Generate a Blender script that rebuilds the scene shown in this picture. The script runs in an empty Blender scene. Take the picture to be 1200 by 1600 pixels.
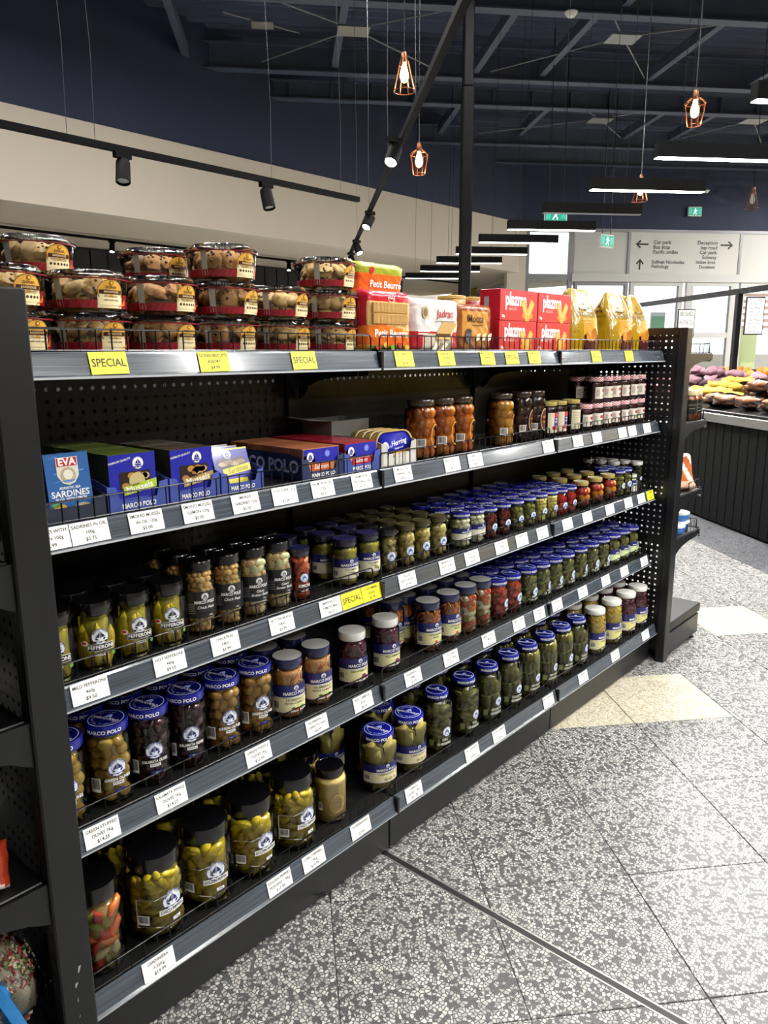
import bpy, math, random
from mathutils import Vector, Matrix
scene = bpy.context.scene
COL = scene.collection
PI = math.pi
# ------------------------------------------------------------------ camera, world, exposure
CAM = Vector((-1.4153, -1.2654, 1.3772))
YAW, PITCH, ROLL = 0.8434, 0.2081, -0.0052
F = Vector((math.sin(YAW)*math.cos(PITCH), math.cos(YAW)*math.cos(PITCH), -math.sin(PITCH)))
R0 = Vector((math.cos(YAW), -math.sin(YAW), 0)); U0 = R0.cross(F)
RR = math.cos(ROLL)*R0 + math.sin(ROLL)*U0; UU = -math.sin(ROLL)*R0 + math.cos(ROLL)*U0
cd = bpy.data.cameras.new('camera'); cam = bpy.data.objects.new('camera', cd); COL.objects.link(cam)
cam.matrix_world = Matrix(((RR.x, UU.x, -F.x, CAM.x), (RR.y, UU.y, -F.y, CAM.y), (RR.z, UU.z, -F.z, CAM.z), (0, 0, 0, 1)))
cd.sensor_fit = 'VERTICAL'; cd.sensor_height = 36.0; cd.lens = 1174.0/1600*36; cd.clip_start = .02; cd.clip_end = 200
scene.camera = cam
w = bpy.data.worlds.new('world'); scene.world = w; w.use_nodes = True
wn = w.node_tree.nodes; wb = wn['Background']
wb.inputs[0].default_value = (.93, .97, 1, 1); wb.inputs[1].default_value = 2.0
vs = scene.view_settings
vs.view_transform = 'Standard'; vs.look = 'None'; vs.gamma = 1; vs.use_curve_mapping = False
vs.exposure = 0.3
scene.cycles.max_bounces = 5; scene.cycles.diffuse_bounces = 3; scene.cycles.glossy_bounces = 2; scene.cycles.transmission_bounces = 2; scene.cycles.transparent_max_bounces = 8; scene.cycles.use_adaptive_sampling = True; scene.cycles.adaptive_threshold = .06; scene.cycles.adaptive_min_samples = 12
scene.cycles.sample_clamp_indirect = 6; scene.cycles.caustics_reflective = False; scene.cycles.caustics_refractive = False
LAMP_W = 1.0      # overall strength of the ceiling lamps
# building grid: A runs toward the entrance, B to the right, measured from the spot the picture was taken at
AX = Vector((.657, .754, 0)).normalized(); BX = Vector((.754, -.657, 0)).normalized()
AANG = math.atan2(AX.y, AX.x); BANG = math.atan2(BX.y, BX.x)
def ab(a, b, z): p = Vector((CAM.x, CAM.y, 0)) + AX*a + BX*b; return Vector((p.x, p.y, z))
rng = random.Random(7)

# ------------------------------------------------------------------ colours and materials
def lin(h):
    h = h.lstrip('#'); c = []
    for i in (0, 2, 4):
        x = int(h[i:i+2], 16)/255; c.append(x/12.92 if x <= .04045 else ((x+.055)/1.055)**2.4)
    return tuple(c)
def vary(c, k, r=rng): f = 1 + r.uniform(-k, k); return tuple(min(1, max(0, x*f*(1+r.uniform(-k*.3, k*.3)))) for x in c)
MATS = {}
def M(name, col=None, rough=.5, metal=0, spec=.5, coat=0, bump=None, emit=None, noise=None, alpha=None):
    m = bpy.data.materials.new(name); m.use_nodes = True; MATS[name] = m
    nt = m.node_tree; n = nt.nodes; b = n['Principled BSDF']
    b.inputs['Roughness'].default_value = rough; b.inputs['Metallic'].default_value = metal
    b.inputs['Specular IOR Level'].default_value = spec; b.inputs['Coat Weight'].default_value = coat
    b.inputs['Coat Roughness'].default_value = .08
    tc = n.new('ShaderNodeTexCoord')
    if col is None:
        at = n.new('ShaderNodeAttribute'); at.attribute_name = 'Col'; src = at.outputs['Color']
    else:
        rgb = n.new('ShaderNodeRGB'); rgb.outputs[0].default_value = (*(lin(col) if isinstance(col, str) else col), 1); src = rgb.outputs[0]
    if noise:
        nz = n.new('ShaderNodeTexNoise'); nz.inputs['Scale'].default_value = noise[0]; nz.inputs['Detail'].default_value = 3
        nt.links.new(tc.outputs['Object'], nz.inputs['Vector'])
        mr = n.new('ShaderNodeMapRange'); mr.inputs[3].default_value = 1-noise[1]; mr.inputs[4].default_value = 1+noise[1]
        nt.links.new(nz.outputs[0], mr.inputs[0])
        mx = n.new('ShaderNodeMix'); mx.data_type = 'RGBA'; mx.blend_type = 'MULTIPLY'; mx.inputs[0].default_value = 1
        nt.links.new(src, mx.inputs[6]); nt.links.new(mr.outputs[0], mx.inputs[7]); src = mx.outputs[2]
    nt.links.new(src, b.inputs['Base Color'])
    if bump:
        nz = n.new('ShaderNodeTexNoise'); nz.inputs['Scale'].default_value = bump[0]; nz.inputs['Detail'].default_value = 2
        nt.links.new(tc.outputs['Object'], nz.inputs['Vector'])
        bp = n.new('ShaderNodeBump'); bp.inputs['Strength'].default_value = bump[1]; bp.inputs['Distance'].default_value = bump[2]
        nt.links.new(nz.outputs[0], bp.inputs['Height']); nt.links.new(bp.outputs[0], b.inputs['Normal'])
    if emit:
        b.inputs['Emission Color'].default_value = (*emit[0], 1); b.inputs['Emission Strength'].default_value = emit[1]
    return m
def glass(name, tint, rough, ior, boost=0.0):
    m = bpy.data.materials.new(name); m.use_nodes = True; MATS[name] = m
    nt = m.node_tree; n = nt.nodes; n.remove(n['Principled BSDF']); out = n['Material Output']
    t = n.new('ShaderNodeBsdfTransparent'); t.inputs[0].default_value = (*tint, 1)
    g = n.new('ShaderNodeBsdfGlossy'); g.inputs['Roughness'].default_value = rough
    fr = n.new('ShaderNodeFresnel'); fr.inputs[0].default_value = ior
    mx = n.new('ShaderNodeMixShader'); src = fr.outputs[0]
    if boost:
        ad = n.new('ShaderNodeMath'); ad.operation = 'ADD'; ad.inputs[1].default_value = boost; ad.use_clamp = True
        nt.links.new(fr.outputs[0], ad.inputs[0]); src = ad.outputs[0]
    nt.links.new(src, mx.inputs[0]); nt.links.new(t.outputs[0], mx.inputs[1]); nt.links.new(g.outputs[0], mx.inputs[2])
    nt.links.new(mx.outputs[0], out.inputs[0]); return m
mBLACK = M('black_powder_coat', '#111214', .36, spec=.5, bump=(900, .12, .0005), noise=(6, .12))
mDECK = M('black_shelf_deck', '#0b0b0c', .45, noise=(20, .15))
mFIX = M('matt_black_fixture', '#070708', .7, spec=.15)
mCABLE = M('thin_steel_cable', '#55575c', .4, .5)
mWIRE = M('black_wire', '#0e0e10', .3)
mCHROME = M('worn_steel', '#a8a9a8', .25, 1.0)
mSTEEL = M('brushed_steel', '#b9b7b0', .35, .9, noise=(30, .1))
mPRINT = M('printed_paper', None, .5)
mGLOSSP = M('glossy_print', None, .28, coat=.3)
mFOIL = M('printed_film', None, .22, coat=.4, bump=(38, .5, .006))
mLID = M('painted_lid', None, .2, coat=.5)
mPROD = M('preserved_food', None, .2, spec=.6, coat=.4, noise=(140, .2), bump=(90, .15, .002))
mDRY = M('dry_food', None, .6, noise=(90, .22), bump=(120, .3, .002))
mCARD = M('card_board', None, .6, noise=(40, .06))
mTEXT = M('dark_lettering', '#141414', .5)
mGLASS = glass('jar_glass', (.97, .98, .96), .07, 1.5, .012)
mCLEAR = glass('clear_plastic', (.95, .95, .95), .08, 1.38, .03)
mPANE = glass('window_glass', (.93, .96, .96), .01, 1.3)
mBAG = glass('clear_bag_film', (.97, .97, .97), .12, 1.5, .08)
mEMIT = M('lamp_diffuser', '#ffffff', .4, emit=((1, .985, .95), 11.0))
mSPOT = M('spot_lens', '#ffffff', .3, emit=((1, .97, .9), 30.0))
mBULB = M('filament_bulb', '#ffd9a0', .2, emit=((1, .62, .25), 14.0))
mCOPPER = M('copper_wire', '#8a5538', .35, .8)
mNAVY = M('navy_paint', '#2b3450', .7, noise=(1.2, .12))
mROOF = M('dark_roof_sheet', '#39425c', .6, noise=(2, .2))
mBEAM = M('painted_steel_beam', '#4a5266', .45, noise=(3, .15))
mBEIGE = M('cream_plaster', '#d9cfbf', .85, noise=(.8, .05))
mSOFF = M('soffit_plaster', '#d8cbb8', .85, noise=(.8, .04))
mWHITE = M('white_frame_paint', '#c9c9c6', .45, noise=(3, .05))
mGREYF = M('grey_aluminium', '#85868a', .4, .3, noise=(6, .06))
mDARKW = M('dark_wall_panel', '#1b1c1f', .6, noise=(2, .15))
mYELLOW = M('yellow_paint', '#caa21e', .6, noise=(2, .06))

def strip_mat():
    m = M('price_strip_plastic', '#535c66', .2, coat=.6)
    nt = m.node_tree; n = nt.nodes; b = n['Principled BSDF']
    tc = n.new('ShaderNodeTexCoord'); mp = n.new('ShaderNodeMapping'); mp.inputs['Scale'].default_value = (5, 60, 260)
    nz = n.new('ShaderNodeTexNoise'); nz.inputs['Scale'].default_value = 1; nz.inputs['Detail'].default_value = 3
    nt.links.new(tc.outputs['Object'], mp.inputs[0]); nt.links.new(mp.outputs[0], nz.inputs['Vector'])
    cr = n.new('ShaderNodeValToRGB'); cr.color_ramp.elements[0].color = (*lin('#363b42'), 1); cr.color_ramp.elements[1].color = (*lin('#4f5861'), 1)
    cr.color_ramp.elements[0].position = .3; cr.color_ramp.elements[1].position = .75
    nt.links.new(nz.outputs[0], cr.inputs[0]); nt.links.new(cr.outputs[0], b.inputs['Base Color'])
    bp = n.new('ShaderNodeBump'); bp.inputs['Strength'].default_value = .1; bp.inputs['Distance'].default_value = .001
    nt.links.new(nz.outputs[0], bp.inputs['Height']); nt.links.new(bp.outputs[0], b.inputs['Normal'])
    return m
mSTRIP = strip_mat()

def terrazzo(name, chip0, chip1, grout):
    m = bpy.data.materials.new(name); m.use_nodes = True; nt = m.node_tree; n = nt.nodes; b = n['Principled BSDF']
    ge = n.new('ShaderNodeNewGeometry')
    nz = n.new('ShaderNodeTexNoise'); nz.inputs['Scale'].default_value = 160; nz.inputs['Detail'].default_value = 1
    mp = n.new('ShaderNodeVectorMath'); mp.operation = 'MULTIPLY_ADD'; mp.inputs[1].default_value = (.0035,)*3
    nt.links.new(ge.outputs['Position'], nz.inputs['Vector']); nt.links.new(nz.outputs['Color'], mp.inputs[0]); nt.links.new(ge.outputs['Position'], mp.inputs[2])
    def vor(scale, feat):
        v = n.new('ShaderNodeTexVoronoi'); v.voronoi_dimensions = '2D'; v.feature = feat; v.inputs['Scale'].default_value = scale
        nt.links.new(mp.outputs[0], v.inputs['Vector']); return v
    e1 = vor(112, 'DISTANCE_TO_EDGE'); c1 = vor(112, 'F1')
    r1 = n.new('ShaderNodeMapRange'); r1.inputs[1].default_value = .10; r1.inputs[2].default_value = .17
    nt.links.new(e1.outputs[0], r1.inputs[0])
    sep = n.new('ShaderNodeSeparateColor'); nt.links.new(c1.outputs['Color'], sep.inputs[0])
    # some cells stay binder, the rest are chips of uneven brightness
    gt = n.new('ShaderNodeMath'); gt.operation = 'GREATER_THAN'; gt.inputs[1].default_value = .3
    nt.links.new(sep.outputs[1], gt.inputs[0])
    mu = n.new('ShaderNodeMath'); mu.operation = 'MULTIPLY'; nt.links.new(r1.outputs[0], mu.inputs[0]); nt.links.new(gt.outputs[0], mu.inputs[1])
    cr = n.new('ShaderNodeValToRGB'); cr.color_ramp.elements[0].color = (*lin(chip0), 1); cr.color_ramp.elements[1].color = (*lin(chip1), 1)
    nt.links.new(sep.outputs[0], cr.inputs[0])
    # small chips in the binder
    e2 = vor(260, 'DISTANCE_TO_EDGE'); r2 = n.new('ShaderNodeMapRange'); r2.inputs[1].default_value = .12; r2.inputs[2].default_value = .3
    r2.inputs[4].default_value = .55; nt.links.new(e2.outputs[0], r2.inputs[0])
    g = n.new('ShaderNodeMix'); g.data_type = 'RGBA'; g.inputs[6].default_value = (*lin(grout), 1); g.inputs[7].default_value = (*lin(chip0), 1)
    nt.links.new(r2.outputs[0], g.inputs[0])
    mx = n.new('ShaderNodeMix'); mx.data_type = 'RGBA'; nt.links.new(mu.outputs[0], mx.inputs[0]); nt.links.new(g.outputs[2], mx.inputs[6]); nt.links.new(cr.outputs[0], mx.inputs[7])
    # large soft wear
    n2 = n.new('ShaderNodeTexNoise'); n2.inputs['Scale'].default_value = 1.6; n2.inputs['Detail'].default_value = 4; nt.links.new(ge.outputs['Position'], n2.inputs['Vector'])
    mr = n.new('ShaderNodeMapRange'); mr.inputs[3].default_value = .82; mr.inputs[4].default_value = 1.12; nt.links.new(n2.outputs[0], mr.inputs[0])
    oi = n.new('ShaderNodeObjectInfo'); om = n.new('ShaderNodeMapRange'); om.inputs[3].default_value = .93; om.inputs[4].default_value = 1.05; nt.links.new(oi.outputs['Random'], om.inputs[0])
    mm = n.new('ShaderNodeMath'); mm.operation = 'MULTIPLY'; nt.links.new(mr.outputs[0], mm.inputs[0]); nt.links.new(om.outputs[0], mm.inputs[1])
    m2 = n.new('ShaderNodeMix'); m2.data_type = 'RGBA'; m2.blend_type = 'MULTIPLY'; m2.inputs[0].default_value = 1
    nt.links.new(mx.outputs[2], m2.inputs[6]); nt.links.new(mm.outputs[0], m2.inputs[7]); nt.links.new(m2.outputs[2], b.inputs['Base Color'])
    b.inputs['Roughness'].default_value = .33; b.inputs['Specular IOR Level'].default_value = .5
    return m
mTERR = terrazzo('terrazzo_grey', '#878783', '#c2c0b9', '#343537')
mTERRC = terrazzo('terrazzo_cream', '#bdb59f', '#d3cdbd', '#978f79')
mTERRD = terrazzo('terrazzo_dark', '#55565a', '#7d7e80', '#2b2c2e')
mGROUT = M('floor_grout', '#4a4a4a', .7, noise=(3, .1))

# ------------------------------------------------------------------ mesh building
class MB:
    def __init__(s): s.v = []; s.f = []; s.m = []; s.c = []
    def add(s, vs, fs, col=None, mi=0, X=None):
        o = len(s.v)
        if X is not None: vs = [X @ Vector(p) for p in vs]
        s.v.extend([(p[0], p[1], p[2]) for p in vs])
        for f in fs: s.f.append([i+o for i in f]); s.m.append(mi); s.c.append(col)
        return s
    def box(s, x0, x1, y0, y1, z0, z1, col=None, mi=0, X=None):
        v = [(x0, y0, z0), (x1, y0, z0), (x1, y1, z0), (x0, y1, z0), (x0, y0, z1), (x1, y0, z1), (x1, y1, z1), (x0, y1, z1)]
        return s.add(v, [(0, 3, 2, 1), (4, 5, 6, 7), (0, 1, 5, 4), (1, 2, 6, 5), (2, 3, 7, 6), (3, 0, 4, 7)], col, mi, X)
    def bbox(s, x0, x1, y0, y1, z0, z1, b=.003, col=None, mi=0, X=None):      # box with chamfered vertical and horizontal edges
        n = []
        def ring(z, d): return [(x0+d+b, y0+d, z), (x1-d-b, y0+d, z), (x1-d, y0+d+b, z), (x1-d, y1-d-b, z), (x1-d-b, y1-d, z), (x0+d+b, y1-d, z), (x0+d, y1-d-b, z), (x0+d, y0+d+b, z)]
        for z, d in ((z0, b), (z0+b, 0), (z1-b, 0), (z1, b)): n += ring(z, d)
        fs = [tuple(range(7, -1, -1)), tuple(range(24, 32))]
        for k in range(3):
            for i in range(8): j = (i+1) % 8; fs.append((k*8+i, k*8+j, k*8+8+j, k*8+8+i))
        return s.add(n, fs, col, mi, X)
    def tube(s, p0, p1, r, n=6, col=None, mi=0): return s.path([p0, p1], r, n, col, mi)
    def path(s, pts, r, n=6, col=None, mi=0, closed=False):
        pts = [Vector(p) for p in pts]; N = len(pts); vs = []; fs = []
        up = None
        for i, p in enumerate(pts):
            a = pts[i-1] if (i > 0 or closed) else p; b = pts[(i+1) % N] if (i < N-1 or closed) else p
            t = (b-a).normalized()
            if up is None: up = Vector((0, 0, 1)) if abs(t.z) < .9 else Vector((1, 0, 0))
            x = t.cross(up)
            if x.length < 1e-4: x = t.cross(Vector((0, 1, .3)))
            x.normalize(); y = x.cross(t); rr = r[i] if isinstance(r, (list, tuple)) else r
            for k in range(n): an = 2*PI*k/n; vs.append(p + x*math.cos(an)*rr + y*math.sin(an)*rr)
        for i in range(N if closed else N-1):
            for k in range(n): j = (k+1) % n; q = (i+1) % N; fs.append((i*n+k, i*n+j, q*n+j, q*n+k))
        if not closed: fs += [tuple(range(n-1, -1, -1)), tuple(range((N-1)*n, N*n))]
        return s.add(vs, fs, col, mi)
    def lathe(s, prof, n=24, col=None, mi=0, X=None, sx=1, sy=1):
        vs = []; rings = []
        for r, z in prof:
            if r < 1e-6: rings.append([len(vs)]); vs.append((0, 0, z))
            else:
                rings.append(list(range(len(vs), len(vs)+n)))
                vs += [(r*math.cos(2*PI*k/n)*sx, r*math.sin(2*PI*k/n)*sy, z) for k in range(n)]
        for i in range(len(rings)-1):
            a, b = rings[i], rings[i+1]; fs = []; cols = []
            for k in range(n):
                j = (k+1) % n
                if len(a) == 1 and len(b) == 1: continue
                if len(a) == 1: f = (a[0], b[j], b[k])
                elif len(b) == 1: f = (a[k], a[j], b[0])
                else: f = (a[k], a[j], b[j], b[k])
                fs.append(f); cols.append(col(i, k) if callable(col) else col)
            o = len(s.v)
            for f, c in zip(fs, cols): s.f.append([q+o for q in f]); s.m.append(mi); s.c.append(c)
        s.v.extend([tuple(X @ Vector(p)) if X is not None else p for p in vs]); return s
    def unit(s, U, X, col=None, mi=0): return s.add(U[0], U[1], col, mi, X)
    def mesh(s, name, *mats, smooth=None):
        me = bpy.data.meshes.new(name); me.from_pydata(s.v, [], s.f)
        for m in mats: me.materials.append(m)
        if len(mats) > 1: me.polygons.foreach_set('material_index', s.m)
        if any(c is not None for c in s.c):
            at = me.color_attributes.new('Col', 'FLOAT_COLOR', 'CORNER'); d = []
            for f, c in zip(s.f, s.c): d.extend((*(c or (1, 1, 1)), 1.0)*len(f))
            at.data.foreach_set('color', d)
        if smooth is not None:
            me.polygons.foreach_set('use_smooth', [True]*len(s.f)); me.set_sharp_from_angle(angle=math.radians(smooth))
        me.update(); return me
def uv_unit(nu=8, nv=5, fn=None):
    vs = [(0, 0, -1)]; fs = []
    for j in range(1, nv):
        ph = -PI/2 + PI*j/nv
        for i in range(nu): th = 2*PI*i/nu; vs.append((math.cos(ph)*math.cos(th), math.cos(ph)*math.sin(th), math.sin(ph)))
    vs.append((0, 0, 1)); top = len(vs)-1
    for i in range(nu): fs.append((0, 1+(i+1) % nu, 1+i)); fs.append((top, 1+(nv-2)*nu+i, 1+(nv-2)*nu+(i+1) % nu))
    for j in range(nv-2):
        for i in range(nu): k = (i+1) % nu; a = 1+j*nu; fs.append((a+i, a+k, a+nu+k, a+nu+i))
    if fn: vs = [fn(*p) for p in vs]
    return vs, fs
def pep(x, y, z):        # pointed, slightly bent pepper with a stem end
    k = 1.0 if z < .3 else 1.15
    t = max(.16, (1 - max(0, -z)**1.6*.85)) if z < 0 else (1 if z < .75 else .45)
    return (x*t*k + .22*z*z, y*t*k, z*1.0)
def lump(seed, k=.18):
    r = random.Random(seed); ks = [(r.uniform(1.5, 3.5), r.uniform(0, 6), r.uniform(1.5, 3.5), r.uniform(0, 6)) for _ in range(3)]
    def f(x, y, z):
        d = 1
        for a, b, c, e in ks: d += k*.5*math.sin(a*x*2+b)*math.sin(c*z*2+e+y)
        return (x*d, y*d, z*d)
    return f
U_SPH = uv_unit(8, 6); U_LOW = uv_unit(6, 4); U_BIG = uv_unit(12, 8); U_PEP = uv_unit(8, 8, pep)
U_LMP = [uv_unit(8, 6, lump(i, .35)) for i in range(3)]
U_CHK = uv_unit(5, 4, lump(9, .5)); U_POT = [uv_unit(12, 9, lump(20+i, .3)) for i in range(4)]

def ob(name, me, parent=None, loc=(0, 0, 0), rot=(0, 0, 0), X=None, **tags):
    o = bpy.data.objects.new(name, me); COL.objects.link(o)
    if parent is not None: o.parent = parent
    if X is not None: o.matrix_basis = X
    else: o.location = loc; o.rotation_euler = rot
    for k, v in tags.items():
        if v is not None: o[{'cat': 'category'}.get(k, k)] = v
    return o
def thing(name, label, cat, loc=(0, 0, 0), rz=0, group=None, rot=None):
    return ob(name, None, None, loc, rot or (0, 0, rz), label=label, cat=cat, group=group)
def T(x, y, z): return Matrix.Translation((x, y, z))
def Rm(a, ax): return Matrix.Rotation(a, 4, ax)
def S(x, y, z): return Matrix.Diagonal((x, y, z, 1))

_tx = {}
def txt(s, bold=.0):
    k = (s, bold)
    if k not in _tx:
        cu = bpy.data.curves.new('t', 'FONT'); cu.body = s; cu.size = 1; cu.align_x = 'CENTER'; cu.align_y = 'CENTER'; cu.resolution_u = 2; cu.offset = bold
        o = bpy.data.objects.new('t', cu); me = bpy.data.meshes.new_from_object(o)
        _tx[k] = ([(v.co.x, v.co.y) for v in me.vertices], [tuple(p.vertices) for p in me.polygons])
        bpy.data.meshes.remove(me); bpy.data.objects.remove(o); bpy.data.curves.remove(cu)
    return _tx[k]
WHITE, BLACK = lin('#f4f3ee'), lin('#121212')
NAVY, BLUE, CREAM = lin('#191c62'), lin('#161f86'), lin('#e9e3b4')
class Lab:               # flat print laid out in metres, then wrapped on a jar or laid on a face
    def __init__(s): s.i = []
    def put(s, v, f, c, l): s.i.append((v, f, c, l)); return s
    def rect(s, cx, cy, w, h, c, l=0):
        n = max(1, int(w/.005)); v = []; f = []
        for k in range(n+1): u = cx-w/2+w*k/n; v += [(u, cy-h/2), (u, cy+h/2)]
        for k in range(n): f.append((2*k, 2*k+2, 2*k+3, 2*k+1))
        return s.put(v, f, c, l)
    def poly(s, p, c, l=1): return s.put(list(p), [tuple(range(len(p)))], c, l)
    def disc(s, cx, cy, rx, c, l=1, ry=None, n=18):
        ry = ry or rx; v = [(cx, cy)] + [(cx+rx*math.cos(2*PI*k/n), cy+ry*math.sin(2*PI*k/n)) for k in range(n)]
        return s.put(v, [(0, 1+k, 1+(k+1) % n) for k in range(n)], c, l)
    def ring(s, cx, cy, r, wd, c, l=1, n=28, sy=1):
        v = []
        for k in range(n): a = 2*PI*k/n; v += [(cx+r*math.cos(a), cy+r*sy*math.sin(a)), (cx+(r-wd)*math.cos(a), cy+(r-wd)*sy*math.sin(a))]
        return s.put(v, [(2*k, (2*k+2) % (2*n), (2*k+3) % (2*n), 2*k+1) for k in range(n)], c, l)
    def text(s, t, cx, cy, size, c, l=2, bold=.0, rot=0, sx=1, maxw=None, slant=0):
        v, f = txt(t, bold)
        if not v: return s
        if maxw:
            wd = (max(p[0] for p in v)-min(p[0] for p in v))*size*sx
            if wd > maxw: sx *= maxw/wd
        ca, sa = math.cos(rot), math.sin(rot)
        q = [((x+slant*y)*size*sx, y*size) for x, y in v]
        return s.put([(cx+x*ca-y*sa, cy+x*sa+y*ca) for x, y in q], f, c, l)
    def arc(s, t, cx, cy, r, size, c, l=2, mid=PI/2, bold=.01, inv=False):
        n = len(t); st = size*.68/r
        for k, ch in enumerate(t):
            o = (k-(n-1)/2)*st
            a = mid + o if inv else mid - o
            if ch != ' ': s.text(ch, cx+r*math.cos(a), cy+r*math.sin(a), size, c, l, bold, rot=(a+PI/2 if inv else a-PI/2))
        return s
    def bars(s, cx, cy, w, h, l=1):
        s.rect(cx, cy, w, h, WHITE, l); r = random.Random(3); u = cx-w*.42
        while u < cx+w*.4:
            d = r.choice((.02, .035, .05))*w; s.rect(u+d/2, cy+h*.08, d, h*.72, BLACK, l+1); u += d + r.choice((.025, .04))*w
        return s
    def emblem(s, cx, cy, r, fg=None, bg=None, l=1, full=False):
        fg = fg or NAVY; bg = bg or WHITE
        s.disc(cx, cy, r, bg, l)
        s.ring(cx, cy, r*.98, r*.07, fg, l+1)
        P = lambda *p: s.poly([(cx+x*r, cy+y*r) for x, y in p], fg, l+1)
        P((-.62, -.18), (.62, -.18), (.45, -.42), (-.4, -.42)); P((-.05, -.2), (.03, -.2), (.03, .62), (-.05, .62))
        P((-.5, -.1), (-.1, -.1), (-.1, .5), (-.28, .28)); P((.08, -.1), (.5, -.1), (.36, .2), (.08, .5))
        P((-.8, -.5), (.8, -.5), (.62, -.72), (.3, -.6), (0, -.76), (-.3, -.6), (-.62, -.72))
        if full: s.arc('MARCO POLO', cx, cy, r*.8, r*.26, fg, l+2)
        return s
    def wrap(s, mb, r, z=0, mi=0, th=0):
        for v, f, c, l in s.i:
            q = r + .0005 + .00025*l
            rf = r if callable(r) else None
            mb.add([((q)*math.sin(x/r+th), -(q)*math.cos(x/r+th), y+z) for x, y in v], f, c, mi)
        return mb
    def flat(s, mb, X, mi=0, e=.0003):     # X maps (u, v, out) to the thing's space
        for v, f, c, l in s.i: mb.add([(x, y, e*(l+1)) for x, y in v], f, c, mi, X)
        return mb
FRONT = Matrix(((1, 0, 0, 0), (0, 0, -1, 0), (0, 1, 0, 0), (0, 0, 0, 1)))       # u->x, v->z, out->-y
def face(x, y, z): return T(x, y, z) @ FRONT
LEFTF = Matrix(((0, 0, -1, 0), (-1, 0, 0, 0), (0, 1, 0, 0), (0, 0, 0, 1)))      # u->-y, v->z, out->-x
def leftface(x, y, z): return T(x, y, z) @ LEFTF
# ------------------------------------------------------------------ the setting: floor
def struct(name, mb, *mats, parent=None, smooth=None, **k):
    return ob(name, mb.mesh(name, *mats, smooth=smooth), parent, **({'kind': 'structure'} if parent is None else {}), **k)
def abbox(mb, a0, a1, b0, b1, z0, z1, col=None, mi=0):
    c = [ab(a0, b0, z0), ab(a0, b1, z0), ab(a1, b1, z0), ab(a1, b0, z0), ab(a0, b0, z1), ab(a0, b1, z1), ab(a1, b1, z1), ab(a1, b0, z1)]
    return mb.add(c, [(0, 1, 2, 3), (4, 7, 6, 5), (0, 4, 5, 1), (1, 5, 6, 2), (2, 6, 7, 3), (3, 7, 4, 0)], col, mi)
fl = struct('floor', abbox(MB(), -7, 26, -14, 14, -.2, -.004), mTERR, label='polished grey terrazzo floor of the shop')
TS = .4
tm = MB().bbox(-.1986, .1986, -.1986, .1986, -.02, 0, .0012).mesh('tile', mTERR)
tmc = MB().bbox(-.1986, .1986, -.1986, .1986, -.02, 0, .0012).mesh('tile', mTERRC)
tmd = MB().bbox(-.1986, .1986, -.1986, .1986, -.02, 0, .0012).mesh('tile', mTERRD)
N1, N2 = Vector((.6574, .7536)), Vector((.7536, -.6574))
cand = []
for i in range(-6, 26):
    for j in range(-8, 22):
        s, t = .198 + TS*(i+.5), .235 + TS*(j+.5); p = N1*s + N2*t
        if -1.15 < p.x < 1.95 and p.y > .12: continue
        d = Vector((p.x, p.y, 0)) - CAM; z = d.dot(F)
        if z < .5: continue
        u, v = 600 + 1174*d.dot(RR)/z, 800 - 1174*d.dot(UU)/z
        if -500 < u < 1750 and v < 2300: cand.append((z, i, j, p))
cand.sort(key=lambda c: c[0])
bd = MB()
for z, i, j, p in cand[:300]:
    c = [p+N1*(sx*TS/2)+N2*(sy*TS/2) for sx, sy in ((-1, -1), (-1, 1), (1, 1), (1, -1))]; bd.add([(q.x, q.y, -.0025) for q in c], [(0, 1, 2, 3)])
    bb = (p - Vector((CAM.x, CAM.y))).dot(Vector((BX.x, BX.y)))
    cream = (i, j) in ((1, 1), (1, 2), (3, 4))
    ob('tile', tmc if cream else tm, fl, (p.x, p.y, 0), (0, 0, math.atan2(N2.y, N2.x)), label='cream terrazzo tile' if cream else None)
struct('bedding', bd, mGROUT, parent=fl)
jn = MB(); jn.box(-.030, -.0265, -2.2, .3, -.01, .0006, mi=0); jn.box(-.0265, -.0105, -2.2, .3, -.01, .0002, mi=1); jn.box(-.010, -.006, -2.2, .3, -.01, .0006, mi=0)
struct('trim_1', jn, mSTEEL, mTEXT, label='dark metal expansion joint running across the terrazzo from the shelves')

# ------------------------------------------------------------------ the setting: walls, bulkhead, roof
YB, ZB, ZT, ZR, DE = 8.03, 3.11, 4.15, 5.75, 16.9
struct('wall_left', MB().box(-14, 13.6, YB, YB+.2, ZT, ZR), mNAVY, label='dark navy upper wall above the cream bulkhead')
struct('trim_2', MB().box(-14, 13.6, YB-.02, YB+.2, ZB, ZT), mBEIGE, label='long cream plaster bulkhead below the navy wall')
sf = MB().add([(-14, YB+.1, ZB+.01), (-14, 11.3, ZB+.01), (17.5, 14, ZB+.01), (17.5, YB+.1, ZB+.01)], [(0, 1, 2, 3)])
struct('ceiling_recess', sf, mSOFF, label='cream soffit of the low ceiling behind the bulkhead')
rw = struct('wall_back', MB().box(-14, 13.2, 11.1, 11.3, 0, ZB), mDARKW, label='dark panelled wall under the low soffit')
pm = MB().box(-.14, .14, 11.075, 11.1, .05, ZB-.02).mesh('panel', mDARKW)
for k in range(34): ob('panel', pm, rw, (2.5+k*.31, 0, 0))
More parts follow.
